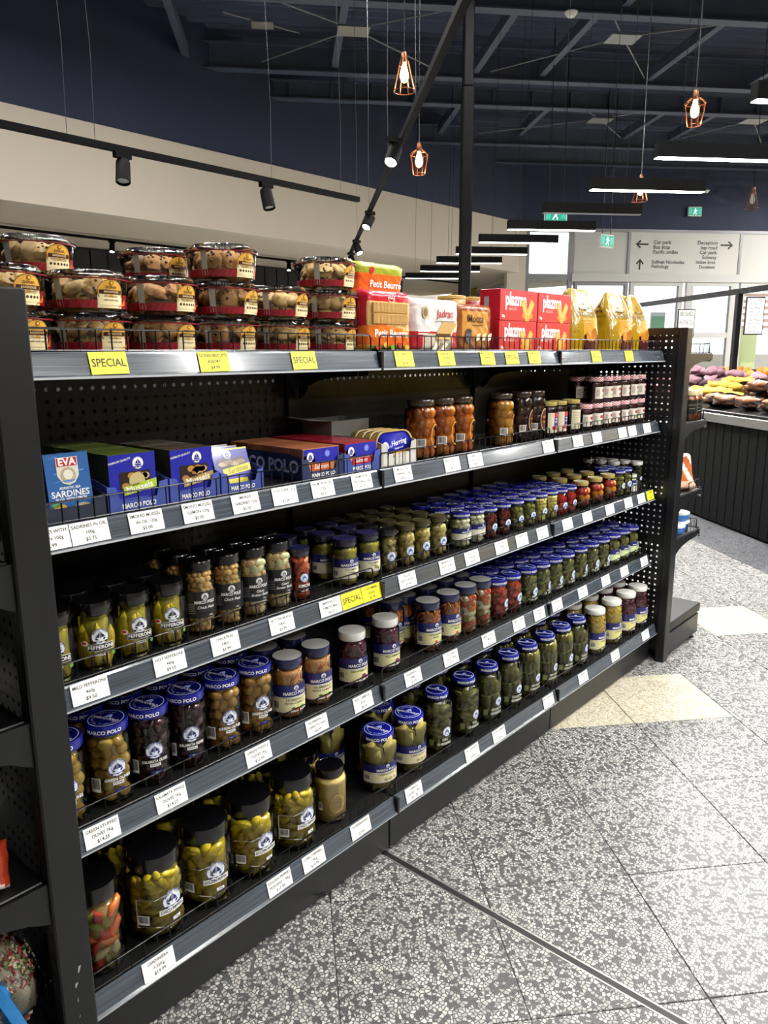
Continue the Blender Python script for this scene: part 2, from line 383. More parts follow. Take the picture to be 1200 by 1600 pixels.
# far side of the low area: windows and a yellow end
fw = MB()
abbox(fw, 16.9, 26, 5.25, 5.45, 0, 1.0); abbox(fw, 16.9, 26, 5.25, 5.45, 3.0, ZB)
struct('wall_far', fw, mBEIGE, label='pale wall with a strip of windows at the end of the low area')
struct('trim_3', abbox(MB(), 21.0, 24, 5.0, 5.3, 0, ZB), mYELLOW, label='yellow wall panel beside the far window strip')
wf = MB()
for a in (16.9, 17.7, 18.6, 19.6, 20.7): abbox(wf, a, a+.12, 5.2, 5.3, 1.0, 3.0)
abbox(wf, 16.9, 21, 5.2, 5.3, 2.93, 3.0); abbox(wf, 16.9, 21, 5.2, 5.3, 1, 1.08)
w1 = struct('window_1', wf, mGREYF, label='grey framed strip of windows at the end of the low area')
for a0, a1 in ((17.02, 17.7), (17.82, 18.6), (18.72, 19.6), (19.72, 20.7)): struct('pane', abbox(MB(), a0, a1, 5.24, 5.25, 1.08, 2.93), mPANE, parent=w1)
# entrance wall
struct('wall_front', abbox(MB(), DE, DE+.2, 5.2, 14, ZT-.09, ZR), mNAVY, label='dark navy wall above the entrance glazing')
struct('trim_4', abbox(MB(), DE-.05, DE+.15, 5.2, 14, 4.0, 4.06), mGREYF, label='thin grey trim under the navy entrance wall')
struct('trim_5', abbox(MB(), DE-.08, DE+.15, 6.4, 14, 2.93, 3.1), mWHITE, label='white door header above the entrance doors')
for k, (b0, b1) in enumerate(((6.45, 7.69), (10.42, 12.9))):
    struct('trim_%d' % (6+k), abbox(MB(), DE-.02, DE+.1, b0, b1, 3.1, 4.0), mWHITE, label=('blank pale wall panel left of the direction sign', 'blank pale wall panel right of the direction sign')[k])
pm = MB()
for b in (7.69, 10.36, 12.9): abbox(pm, DE-.05, DE+.1, b, b+.06, 3.1, 4.0)
struct('trim_8', pm, mGREYF, label='grey uprights between the panels over the entrance')
# glazing of the entrance: one frame with panes for each door leaf
def glazed(n, b0, b1, z0, z1, label, rails=(), fr=.09, a=DE, mat=mWHITE):
    mb = MB(); abbox(mb, a-.05, a+.05, b0, b0+fr, z0, z1); abbox(mb, a-.05, a+.05, b1-fr, b1, z0, z1)
    zs = [z0] + list(rails) + [z1]
    for z in rails: abbox(mb, a-.045, a+.045, b0+fr, b1-fr, z-.06, z+.06)
    abbox(mb, a-.048, a+.048, b0+fr, b1-fr, z0, z0+.12); abbox(mb, a-.048, a+.048, b0+fr, b1-fr, z1-.08, z1)
    o = struct('%s' % n, mb, mat, label=label)
    for i in range(len(zs)-1): struct('pane', abbox(MB(), a-.005, a+.005, b0+fr, b1-fr, zs[i]+.06, zs[i+1]-.06), mPANE, parent=o)
    return o
glazed('window_2', 5.32, 6.42, 0, 4.06, 'tall bright window left of the entrance doors', (3.03,), mat=mGREYF)
glazed('door_1', 6.48, 7.74, 0, 2.93, 'first glass entrance door from the left', fr=.07, mat=mGREYF)
glazed('door_2', 7.8, 9.06, 0, 2.93, 'second glass entrance door, below the left half of the sign', fr=.1)
glazed('door_3', 9.16, 10.4, 0, 2.93, 'third glass entrance door with a mid rail', (1.75,), fr=.16)
glazed('door_4', 10.48, 11.7, 0, 2.93, 'fourth glass entrance door behind the hanging price sign', fr=.1)
glazed('door_5', 11.78, 13.2, 0, 2.93, 'rightmost glass entrance door', fr=.1)
struct('wall_column', abbox(MB(), DE-.1, DE+.1, 4.9, 5.32, 0, 4.06), mBEIGE, label='pale wall end beside the tall entrance window')
# remaining shell, out of the picture
struct('wall_right', abbox(MB(), -7, DE, 13.4, 13.6, 0, ZR), mBEIGE, label='pale side wall of the shop')
struct('wall_rear', abbox(MB(), -7.2, -7, -14, 14, 0, ZR), mBEIGE, label='pale rear wall of the shop')
struct('wall_side', abbox(MB(), -7, 26, -14.2, -14, 0, ZR), mNAVY, label='navy side wall of the shop')
struct('wall_outer', MB().add([ab(26, -14, 0), ab(26, 5.3, 0), ab(26, 5.3, ZR), ab(26, -14, ZR)], [(0, 1, 2, 3)]), mBEIGE, label='pale wall closing the low area')
struct('trim_9', abbox(MB(), -2, 9, 13.3, 13.4, .2, 2.6), mYELLOW, label='yellow band along the pale side wall')
# roof deck with folded ribs
rf = MB()
a = -7.0
while a < 18.0:
    p = [(a, ZR), (a+.1, ZR), (a+.13, ZR-.045), (a+.17, ZR-.045), (a+.2, ZR)]
    for (x0, z0), (x1, z1) in zip(p, p[1:]): rf.add([ab(x0, -14, z0), ab(x1, -14, z1), ab(x1, 14, z1), ab(x0, 14, z0)], [(0, 1, 2, 3)])
    a += .2
abbox(rf, -7, 18, -14, 14, ZR+.02, ZR+.2)
struct('ceiling', rf, mROOF, label='dark ribbed metal roof deck high above the shop')
def wall_b(a): return (.754*a - 9.36)/.657
nb = 0
for a0, zb, hh in ((3.9, 5.2, .34), (6.6, 5.2, .34), (9.3, 5.18, .34), (11.55, 5.2, .34), (12.3, 5.08, .26), (14.55, 5.12, .3), (16.2, 5.2, .3)):
    b0 = max(-13, wall_b(a0)); mb = MB()
    abbox(mb, a0-.08, a0+.08, b0, 13.3, zb, zb+.018); abbox(mb, a0-.012, a0+.012, b0, 13.3, zb+.018, zb+hh-.018); abbox(mb, a0-.08, a0+.08, b0, 13.3, zb+hh-.018, zb+hh)
    if a0 in (12.3,):
        b = b0+.3
        while b < 13: abbox(mb, a0-.075, a0-.012, b, b+.02, zb+.018, zb+hh-.018); b += .62
    struct('beam', mb, mBEAM, label='dark steel roof beam, %s counted from the entrance' % ('seventh', 'sixth', 'fifth', 'fourth', 'third', 'second', 'first')[nb]); nb += 1
pl = MB().box(0, 1, -.045, .045, 0, .14)
spans = ((-1.2, 9.38, 11.47), (.8, 9.38, 11.47), (2.8, 9.38, 11.47), (3.78, 9.38, 11.47), (5.4, 9.38, 11.47), (7.0, 9.38, 11.47), (4.38, 12.4, 14.45), (6.38, 12.4, 14.45), (7.3, 12.4, 14.45), (9.2, 12.4, 14.45), (2.9, 12.4, 14.45), (2.0, 6.7, 9.2), (4.0, 6.7, 9.2))
pur = pl.mesh('purlin', mBEAM); ORD_ = ('first', 'second', 'third', 'fourth', 'fifth', 'sixth')
for k, (b, a0, a1) in enumerate(spans):
    p = ab(a0, b, 5.26); o = ob('roof_purlin', pur, None, p, (0, 0, AANG), label='dark steel roof purlin, %s from left in the %s roof frame' % (ORD_[sum(1 for q in spans if q[1] == a0 and q[0] < b)], {9.38: 'nearer', 12.4: 'farther', 6.7: 'overhead'}[a0]), cat='purlin', group='roof purlins between the beams'); o.scale = (a1-a0, 1, 1)
for k, (pc, ends) in enumerate((((10.05, 4.35), ((9.38, 3.9), (11.4, 5.3), (11.4, 3.0), (9.38, 5.8))), ((13.35, 5.45), ((12.4, 4.5), (14.4, 6.3), (14.4, 3.6), (12.4, 6.6))), ((13.1, 8.1), ((12.4, 7.4), (14.4, 9.1), (14.4, 7.4), (12.4, 9.0))), ((10.2, .95), ((9.38, -.2), (11.4, 2.2), (11.4, -.2), (9.38, 2.3))), ((10.15, -.15), ((9.9, -.6), (10.4, .3))))):
    t = thing('roof_brace', 'thin roof bracing rods crossing at %s' % ('a pale plate above the nearest lit cage pendant', 'a pale plate left of the lit cage pendant', 'a pale plate at the right picture edge', 'a pale plate behind the topmost cage pendant', 'a small pale plate left of the topmost pendant')[k], 'roof brace', ab(*pc, 5.26))
    o0 = ab(*pc, 5.26); q = MB(); s_ = .15 if k < 4 else .1
    c = [ab(pc[0]-s_, pc[1]-s_*1.3, 5.24)-o0, ab(pc[0]-s_, pc[1]+s_*1.3, 5.24)-o0, ab(pc[0]+s_, pc[1]+s_*1.3, 5.24)-o0, ab(pc[0]+s_, pc[1]-s_*1.3, 5.24)-o0]
    q.add(c+[v+Vector((0, 0, .01)) for v in c], [(0, 1, 2, 3), (7, 6, 5, 4), (0, 4, 5, 1), (1, 5, 6, 2), (2, 6, 7, 3), (3, 7, 4, 0)])
    ob('plate', q.mesh('plate', mSTEEL), t)
    for e in ends: ob('rod', MB().tube((0, 0, .01), ab(*e, 5.27)-o0, .009, 5).mesh('rod', mGREYF), t)
# direction sign over the doors
sg = thing('direction_sign', 'pale direction sign with arrows and shop names over the entrance', 'sign', ab(DE-.03, 9.05, 3.1), BANG)
ob('board', MB().box(-1.3, 1.3, -.01, .03, 0, .9).mesh('board', M('sign_board', '#d3d2cd', .6, noise=(2, .03))), sg)
L = Lab()
DK = lin('#17181c')
def left(t, x, y, sz): v, f = txt(t, .012); wd = (max(p[0] for p in v)-min(p[0] for p in v))*sz; L.text(t, x+wd/2, y, sz, DK, 0, .012)
def right(t, x, y, sz): v, f = txt(t, .012); wd = (max(p[0] for p in v)-min(p[0] for p in v))*sz; L.text(t, x-wd/2, y, sz, DK, 0, .012)
for t, y in (('Car park', .69), ('Bus stop', .585), ('Pacific smiles', .48)): left(t, -.76, y, .115)
for t, y in (('Sullivan Nicolaides', .265), ('Pathology', .17)): left(t, -.78, y, .105)
for t, y in (('Deception', .69), ('bay road', .585), ('Car park', .48), ('Subway', .375)): right(t, .77, y, .115)
for t, y in (('Indian bros', .27), ('Dominos', .165)): right(t, .75, y, .105)
def arrow(cx, cy, rot, ln=.3):
    ca, sa = math.cos(rot), math.sin(rot); q = lambda *p: L.poly([(cx+x*ca-y*sa, cy+x*sa+y*ca) for x, y in p], DK, 0)
    q((-ln/2, -.018), (ln/2-.03, -.018), (ln/2-.03, .018), (-ln/2, .018)); q((ln/2, 0), (ln/2-.1, .09), (ln/2-.13, .065), (ln/2-.045, 0)); q((ln/2, 0), (ln/2-.045, 0), (ln/2-.13, -.065), (ln/2-.1, -.09))
arrow(-1.03, .645, PI); arrow(1.0, .645, 0); arrow(-1.06, .215, PI/2, .24)
ob('lettering', L.flat(MB(), T(0, -.012, 0) @ FRONT, e=.002).mesh('lettering', mPRINT), sg)
# what lies outside the doors
struct('ground_outside', abbox(MB(), DE+.2, DE+30, -4, 40, -.3, -.05), M('pale_paving', '#b9b8b4', .8, noise=(2, .06)), label='pale paving outside the entrance')
bl = MB()
for k in range(6): abbox(bl, DE+3, DE+3.05, 12.1, 13.3, 2.0+k*.17, 2.08+k*.17)
struct('wall_louvre', bl, M('timber_louvre', '#d2ab94', .7, noise=(8, .1)), label='brown timber louvres seen through the entrance doors')
struct('wall_outside', abbox(MB(), DE+4, DE+4.2, 11.2, 16, 0, 1.3), M('brown_hoarding', '#c2b6ac', .8, noise=(4, .1)), label='pale brown low wall seen through the entrance doors')
sh = MB()
abbox(sh, DE+2.5, DE+2.55, 9.6, 10.0, -.05, 2.4, lin('#e8e9e6')); abbox(sh, DE+2.48, DE+2.5, 9.63, 9.97, 1.95, 2.3, lin('#8fc9a8')); abbox(sh, DE+2.48, DE+2.5, 9.63, 9.97, 1.4, 1.7, lin('#e39aa0'))
ob('outdoor_sign', sh.mesh('outdoor_sign', mPRINT), label='green and red sign standing outside the glass doors', cat='sign')
cr = MB(); abbox(cr, DE+2.4, DE+2.7, 12.2, 12.6, 0, 2.0, lin('#dfe3a0')); ob('outdoor_banner', cr.mesh('outdoor_banner', mPRINT), label='tall pale yellow banner outside the fourth entrance door', cat='banner')

# ------------------------------------------------------------------ ceiling lamps
def linear(a, b, lit, label, ln=1.0, z=2.7, watt=80):
    t = thing('linear_pendant', label, 'lamp', ab(a, b+ln/2, z), BANG, 'linear pendant lamps in a row')
    ob('housing', MB().box(-ln/2, ln/2, -.035, .035, .006, .1).mesh('housing', mFIX), t)
    ob('diffuser', MB().box(-ln/2+.004, ln/2-.004, -.031, .031, 0, .008).mesh('diffuser', mEMIT if lit else mGREYF), t)
    for x in (-.33, .33): ob('hanging_wire', MB().tube((x, 0, .1), (x+.05, .02, ZR-z), .002, 4).mesh('hanging_wire', mFIX), t)
    if lit:
        ld = bpy.data.lights.new('lamp_light', 'AREA'); ld.shape = 'RECTANGLE'; ld.size = ln-.02; ld.size_y = .055; ld.energy = watt*LAMP_W; ld.color = (1, .98, .95)
        ob('lamp_light', ld, t, (0, 0, -.004))
ORD = ['first', 'second', 'third', 'fourth', 'fifth', 'sixth', 'seventh', 'eighth', 'ninth', 'tenth', 'eleventh', 'twelfth', 'thirteenth', 'fourteenth', 'fifteenth', 'sixteenth', 'seventeenth', 'eighteenth', 'nineteenth', 'twentieth'] + ['twenty-' + q for q in ('first', 'second', 'third', 'fourth', 'fifth', 'sixth', 'seventh', 'eighth', 'ninth')] + ['thirtieth'] + ['thirty-' + q for q in ('first', 'second', 'third', 'fourth', 'fifth', 'sixth', 'seventh', 'eighth', 'ninth')]
for k, (a, b) in enumerate(((5.36, 2.61), (6.42, 2.57), (7.48, 2.52), (8.49, 2.47), (9.48, 2.4), (10.58, 2.36), (11.63, 2.3), (12.81, 2.26), (14.01, 2.2))):
    linear(a, b, k != 2, '%s linear pendant lamp, %s from the near end of the row' % ('unlit' if k == 2 else 'lit', ORD[k]), watt=55 if k < 3 else 95)
# row goes on unseen over the aisle, with lamps added to light sign and walls
for k, (a, b, wt) in enumerate(((4.3, 2.65, 32), (3.2, 2.65, 42), (2.1, 2.65, 48), (1.0, 2.65, 50), (-.1, 2.65, 48), (1.5, .9, 20), (-.2, .9, 22), (-1.9, .9, 22), (4.0, 5.5, 24), (6.0, 5.5, 24), (8, 6.2, 60), (10, 8.2, 150), (12, 10.4, 200), (14, 12.2, 240), (4, 10.6, 130), (6.3, 10.6, 130), (8.2, 10.6, 130))):
    linear(a, b, True, 'lit linear pendant lamp outside the picture, number %s' % ORD[k], watt=wt, z=4.9 if a >= 10 else 2.75)
k = 0  # unseen high lamps added to brighten the bulkhead and navy wall
for a in (2.0, 4.6, 7.2):
    for b in (-4.2, -1.4, 1.6, 4.6):
        if a*a + b*b > 62: continue
        linear(a, b, True, 'added fill lamp high over the shop, above the picture, number %s' % ORD[k], watt=68, z=4.95); k += 1
def spot(t, x, z, label, aim, lit=True, watt=18, parent_rot=0):
    s = thing('track_spotlight', label, 'spotlight', t, parent_rot, 'black track spotlights')
    ob('adapter', MB().box(-.05, .05, -.018, .018, -.03, 0).mesh('adapter', mFIX), s)
    ob('stem', MB().tube((0, 0, -.03), (0, 0, -.06), .007, 6).mesh('stem', mBLACK), s)
    X = T(0, 0, -.07) @ aim
    ob('head', MB().lathe([(0, .03), (.036, .03), (.04, .02), (.042, -.1), (.036, -.1), (.034, -.085)], 16).mesh('head', mFIX, smooth=40), s, X=X)
    ob('lens', MB().lathe([(0, -.092), (.036, -.092)], 14).mesh('lens', mSPOT if lit else mCHROME), s, X=X)
    if lit:
        ld = bpy.data.lights.new('spot_light', 'SPOT'); ld.energy = watt*LAMP_W; ld.spot_size = 1.5; ld.spot_blend = .6; ld.shadow_soft_size = .035; ld.color = (1, .96, .88)
        ob('spot_light', ld, s, X=X @ T(0, 0, -.1))
def track(name, label, p0, p1, wires):
    p0, p1 = Vector(p0), Vector(p1); d = p1-p0
    t = thing(name, label, 'track', p0, math.atan2(d.y, d.x))
    ob('rail', MB().box(0, d.length, -.018, .018, 0, .035).mesh('rail', mFIX), t)
    for x in wires: ob('hanging_wire', MB().path([(x, 0, .035), (x+.015, .004, .5), (x-.01, 0, 1.2), (x-.05, .02, ZR-p0.z)], .0018, 4).mesh('hanging_wire', mCABLE), t)
    return d.normalized()
track('lighting_track', 'black lighting track hanging across the cream bulkhead', (-2.2, 2.9, 2.5), (2.99, 2.9, 2.5), (2.92, 3.08, 4.34, 5.0))
for x, l, am in ((1.04, 'unlit black spotlight hanging left on the track before the bulkhead', Rm(.25, 'Y')), (2.09, 'unlit black spotlight hanging right on the track before the bulkhead', Rm(.02, 'Y'))): spot((x, 2.9, 2.5), 0, 0, l, am @ Rm(-.3, 'X'), False)
track('lighting_track', 'long black lighting track running diagonally up the picture', ab(-2.5, .55, 2.62), ab(10.1, .87, 2.62), (5.6, 6.75, 8.1, 9.7, 11.3, 4.4))
for k, (a, b, l) in enumerate(((4.74, .68, 'lit black spotlight beside the small cage pendant'), (7.08, .79, 'lit black spotlight halfway down the diagonal track'), (8.82, .83, 'black spotlight near the lower end of the diagonal track'), (9.9, .86, 'lowest black spotlight of the diagonal track'), (2.55, .61, 'bright spotlight just above the top edge of the picture'), (1.9, .6, 'spotlight on the diagonal track outside the picture, farther'), (.6, .58, 'spotlight on the diagonal track outside the picture, nearer'))):
    spot(ab(a, b, 2.62), 0, 0, l, Rm(AANG, 'Z') @ Rm(.55 if k < 4 else .1, 'Y') @ Rm((.35, .45, -.3, -.2, .9, .5, .3)[k], 'X'), True, 20 if k < 4 else 34)
track('lighting_track', 'black lighting track under the low cream soffit', (-2, 9.6, ZB-.06), (9.2, 9.75, ZB-.06), ())
for x, l in ((4.75, 'lit spotlight under the soffit above the stacked tubs'), (8.3, 'spotlight under the soffit beside the wall corner')): spot((x, 9.65+(x-4)*.013, ZB-.06), 0, 0, l, Rm(.25, 'Y') @ Rm(-.2, 'X'), True, 620)
track('lighting_track', 'short black lighting track far back under the soffit', (10.6, 10.2, ZB-.06), (14.5, 10.2, ZB-.06), ())
for k, x in enumerate((-1.5, 1.5, 12.0)): spot((x, 9.7 if x < 10 else 10.2, ZB-.06), 0, 0, 'soffit spotlight, %s' % ('far left outside the picture', 'left outside the picture', 'small and far behind the cage column')[k], Rm(.5, 'X'), True, 700)
def pendant(p, label, kind, lit=True):
    t = thing('cage_pendant', label, 'lamp', p, rng.uniform(0, 1), 'copper cage pendant lamps')
    ob('cord', MB().tube((0, 0, 0), (0, 0, ZR-p.z), .004, 5).mesh('cord', mWIRE), t)
    ob('socket', MB().lathe([(0, .01), (.012, .008), (.02, -.01), (.024, -.05), (.018, -.06), (0, -.06)], 12).mesh('socket', mCOPPER, smooth=40), t)
    ob('bulb', MB().lathe([(0, -.055), (.013, -.058), (.018, -.08), (.03, -.13), (.03, -.15), (.02, -.175), (0, -.185)], 12).mesh('bulb', mBULB if lit else M('unlit_bulb', '#b9b6ae', .15, coat=.5), smooth=60), t)
    mb = MB(); n = 8
    pr = [(.026, -.045), (.075, -.085), (.05, -.235)] if kind else [(.026, -.045), (.035, -.075), (.075, -.235)]
    for k in range(n):
        an = 2*PI*k/n; mb.path([(r*math.cos(an), r*math.sin(an), z) for r, z in pr], .0028, 4)
    for r, z in pr[1:]: mb.path([(r*math.cos(2*PI*k/16), r*math.sin(2*PI*k/16), z) for k in range(16)], .0028, 4, closed=True)
    ob('cage', mb.mesh('cage', mCOPPER), t)
    if lit:
        ld = bpy.data.lights.new('bulb_light', 'POINT'); ld.energy = 3*LAMP_W; ld.color = (1, .7, .4); ld.shadow_soft_size = .03; ob('bulb_light', ld, t, (0, 0, -.2))
for p, l, kd, lit in (((5.54, .86, 3.36), 'glowing copper cage pendant nearest the top edge', 0, True), ((6.61, 1.15, 3.07), 'small glowing cage pendant beside the track spotlight', 1, True), ((5.69, 3.05, 3.25), 'glowing copper cage pendant high at the right', 1, True), ((7.45, 3.49, 3.06), 'glowing cage pendant hanging before a lit linear lamp', 0, True), ((8.88, 5.57, 3.28), 'dim cage pendant at the right picture edge', 0, False)): pendant(ab(*p), l, kd, lit)
# slender column in the middle distance
cl = thing('steel_column', 'slender black steel column rising behind the gondola', 'column', ab(8.13, 1.91, 0), AANG)
ob('shaft', MB().bbox(-.058, .058, -.058, .058, 0, 4.0, .012).mesh('shaft', mFIX), cl); ob('base_plate', MB().bbox(-.13, .13, -.13, .13, 0, .02, .004).mesh('base_plate', mBLACK), cl)
ob('upper_shaft', MB().bbox(-.05, .05, -.05, .05, 4.0, 5.2, .01).mesh('upper_shaft', mFIX), cl)
# exit signs and detectors
mEXIT = M('exit_sign_face', None, .4, emit=None)
def exit_sign(p, rz, label, hang):
    t = thing('exit_sign', label, 'exit sign', p, rz, 'green running man exit signs')
    ob('case', MB().bbox(-.16, .16, -.03, .03, -.1, .1, .008, WHITE).mesh('case', mPRINT), t)
    L = Lab(); G = lin('#1c8f78'); L.rect(0, 0, .29, .165, G, 0); W = lin('#eef7f2')
    L.disc(.0, .052, .014, W, 1); L.poly([(-.02, -.01), (.012, -.02), (.025, .035), (-.002, .04)], W, 1); L.poly([(-.02, -.01), (-.05, -.06), (-.035, -.066), (0, -.015)], W, 1); L.poly([(.012, -.02), (.035, -.04), (.025, -.07), (.012, -.066), (.018, -.045), (-.004, -.02)], W, 1); L.poly([(.025, .035), (.055, .01), (.048, .002), (.018, .02)], W, 1); L.poly([(-.002, .04), (-.04, .02), (-.034, .008), (0, .025)], W, 1)
    for s in (-1, 1): L.rect(s*.105, 0, .07, .11, lin('#2fb095'), 1)
    ob('face', L.flat(MB(), face(0, -.031, 0), e=.0008).mesh('face', mEXITF), t)
    if hang: ob('hanger', MB().tube((-.1, 0, .1), (-.1, 0, ZR-p.z), .006, 5).tube((.1, 0, .1), (.1, 0, ZR-p.z), .006, 5).mesh('hanger', mWIRE), t)
mEXITF = M('lit_exit_face', None, .4)
nt = mEXITF.node_tree; bs = nt.nodes['Principled BSDF']; nt.links.new([n for n in nt.nodes if n.type == 'ATTRIBUTE'][0].outputs['Color'], bs.inputs['Emission Color']); bs.inputs['Emission Strength'].default_value = .7
exit_sign(ab(DE-.06, 9.2, 4.45), BANG, 'green exit sign on the navy wall above the direction sign', False)
exit_sign(ab(12, 5.1, 3.1), BANG+.5, 'green exit sign hanging tilted left of the direction sign', True)
exit_sign(ab(11, 3.9, 3.3), BANG-.2, 'green exit sign half hidden behind the unlit linear lamp', True)
dm = MB().lathe([(0, -.05), (.04, -.05), (.06, -.03), (.075, -.005), (.075, 0)], 16, WHITE).mesh('smoke_detector', mPRINT, smooth=40)
for k, (p, l) in enumerate(((ab(DE-.3, 9.3, 4.85), 'white smoke detector above the exit sign'), (ab(9.2, 3.35, 5.17), 'white smoke detector on the nearest roof beam'))):
    ob('smoke_detector', dm, None, p, label=l, cat='detector')
# ------------------------------------------------------------------ the gondola
W = .9
ZS = {5: 1.3375, 4: 1.0406, 3: .7426, 2: .448, 1: .1317}           # lower edge of each price strip
DK_ = {k: z+.0425 for k, z in ZS.items()}                          # shelf deck heights
SN = {5: 'top shelf', 4: 'second-highest shelf', 3: 'middle shelf', 2: 'second-lowest shelf', 1: 'bottom shelf'}
BN = ('left bay', 'middle bay', 'right bay')
YBK = .345
def perforated(w, h, pitch=.026, r=.0046, m=.02):
    mb = MB(); nx = int((w-2*m)/pitch); nz = int((h-2*m)/pitch); x0 = (w-nx*pitch)/2; z0 = (h-nz*pitch)/2
    for a, b, c, d in ((0, x0, 0, h), (w-x0, w, 0, h), (x0, w-x0, 0, z0), (x0, w-x0, h-z0, h)): mb.add([(a, 0, c), (b, 0, c), (b, 0, d), (a, 0, d)], [(0, 1, 2, 3)])
    for i in range(nx):
        for j in range(nz):
            x, z = x0+i*pitch, z0+j*pitch; cx, cz = x+pitch/2, z+pitch/2
            v = [(x, 0, z), (x+pitch, 0, z), (x+pitch, 0, z+pitch), (x, 0, z+pitch)] + [(cx+r*math.cos(PI/4*k+5*PI/4), 0, cz+r*math.sin(PI/4*k+5*PI/4)) for k in range(8)]
            mb.add(v, [(0, 1, 6, 5, 4), (1, 2, 8, 7, 6), (2, 3, 10, 9, 8), (3, 0, 4, 11, 10)])
    return mb
g = thing('gondola_frame', 'long black steel gondola frame with perforated back panels', 'shelving', (0, 0, 0))
pf = perforated(W-.03, 1.24).mesh('back_panel', mBLACK)
kick = MB().bbox(0, W-.004, -.012, .0, .008, .128, .002).mesh('kick_plate', mBLACK)
for b in range(3):
    x = -W + b*W
    ob('back_panel', pf, g, (x+.015, YBK, .1))
    ob('kick_plate', kick, g, (x+.002, -.008, 0))
    ob('rear_blocking_panel', MB().box(x, x+W, YBK+.012, YBK+.016, .05, 1.3).mesh('rear_blocking_panel', mBLACK), g)  # unseen solid sheet, added so the panel holes stay dark
for b in range(4):
    x = -W + b*W
    up = MB().box(x-.016, x+.016, YBK-.012, YBK+.04, 0, 1.36)
    for k in range(24): up.box(x-.005, x-.002, YBK-.0125, YBK-.011, .15+k*.05, .18+k*.05, mi=1); up.box(x+.002, x+.005, YBK-.0125, YBK-.011, .15+k*.05, .18+k*.05, mi=1)
    ob('upright', up.mesh('upright', mBLACK, mTEXT), g)
# shelf pieces (shared meshes)
def strip_mesh():
    p = [(.003, .0), (-.003, -.001), (-.004, .003), (.002, .006), (.011, .041), (.013, .045), (.016, .045), (.005, .003)]
    mb = MB(); n = len(p); x0, x1 = .003, W-.005
    mb.add([(x0, y, z) for y, z in p]+[(x1, y, z) for y, z in p], [tuple(range(n-1, -1, -1)), tuple(range(n, 2*n))])
    for i in range(n): j = (i+1) % n; mb.add([(x0, *p[i]), (x1, *p[i]), (x1, *p[j]), (x0, *p[j])], [(0, 1, 2, 3)], mi=1 if i in (0, 1) else 0)
    return mb.mesh('price_strip', mSTRIP, M('strip_lip', '#c9ccd0', .3, coat=.4))
SM = strip_mesh()
def guard_mesh(ln, pitch=.029, h=.04, r=.0017):
    mb = MB(); mb.path([(.01, 0, 0), (.01, 0, h-.008), (.013, 0, h-.002), (.018, 0, h), (ln-.018, 0, h), (ln-.013, 0, h-.002), (ln-.01, 0, h-.008), (ln-.01, 0, 0)], .0023, 5)
    mb.tube((.01, 0, .003), (ln-.01, 0, .003), r, 5); mb.tube((.01, 0, -.004), (ln-.01, 0, -.004), r, 5); n = int((ln-.02)/pitch); s_ = (ln-.02)/n
    for k in range(1, n): mb.tube((.01+k*s_, 0, -.004), (.01+k*s_, 0, h), r, 4)
    return mb.mesh('wire_guard', mWIRE, smooth=50)
GM = guard_mesh(W-.012)
DM = MB().bbox(.002, W-.002, .013, YBK-.014, -.03, 0, .002).mesh('deck', mDECK)
DM1 = MB().bbox(.002, W-.002, -.037, YBK-.014, -.03, 0, .002).mesh('deck', mDECK)
def bracket(depth, h=.075):
    pts = [(0, 0), (depth, 0), (depth, -.028), (depth*.55, -.034), (depth*.3, -.045), (depth*.16, -.06), (depth*.1, -h), (depth*.02, -h-.012), (0, -h-.012)]
    mb = MB(); n = len(pts); t = .0015
    mb.add([(-t, y, z) for y, z in pts]+[(t, y, z) for y, z in pts], [tuple(range(n)), tuple(range(2*n-1, n-1, -1))]+[(i, i+n, (i+1) % n+n, (i+1) % n) for i in range(n)])
    return mb
BM = bracket(-.27, .085).mesh('bracket', mBLACK)
EC = MB().box(-.004, .004, -.004, .016, -.0, .044).mesh('end_cap', mWIRE)
for l in (1, 2, 3, 4, 5):
    dy = -.05 if l == 1 else 0
    for b in range(3):
        t = thing('shelf', 'black metal %s of the %s with grey price strip' % (SN[l], BN[b]), 'shelf', (-W+b*W, 0, ZS[l]), 0, 'shelves of the gondola')
        ob('deck', DM1 if l == 1 else DM, t, (0, 0, .0425))
        ob('price_strip', SM, t, (0, dy, 0)); ob('wire_guard', GM, t, (.006, dy+.021, .044))
        ob('end_cap', EC, t, (.0, dy, 0))
        if l > 1:
            for x in (.02, W-.02): ob('bracket', BM, t, (x, YBK-.013, .012))
t = thing('shelf', 'rear top shelf behind the wafer packs, carrying round tins', 'shelf', (W, 0, 1.38)); ob('deck', MB().bbox(.0, W, YBK+.045, .72, -.03, 0, .002).mesh('deck', mDECK), t); ob('rear_lip', MB().box(0, W, .72, .724, -.03, .03).mesh('rear_lip', mBLACK), t)

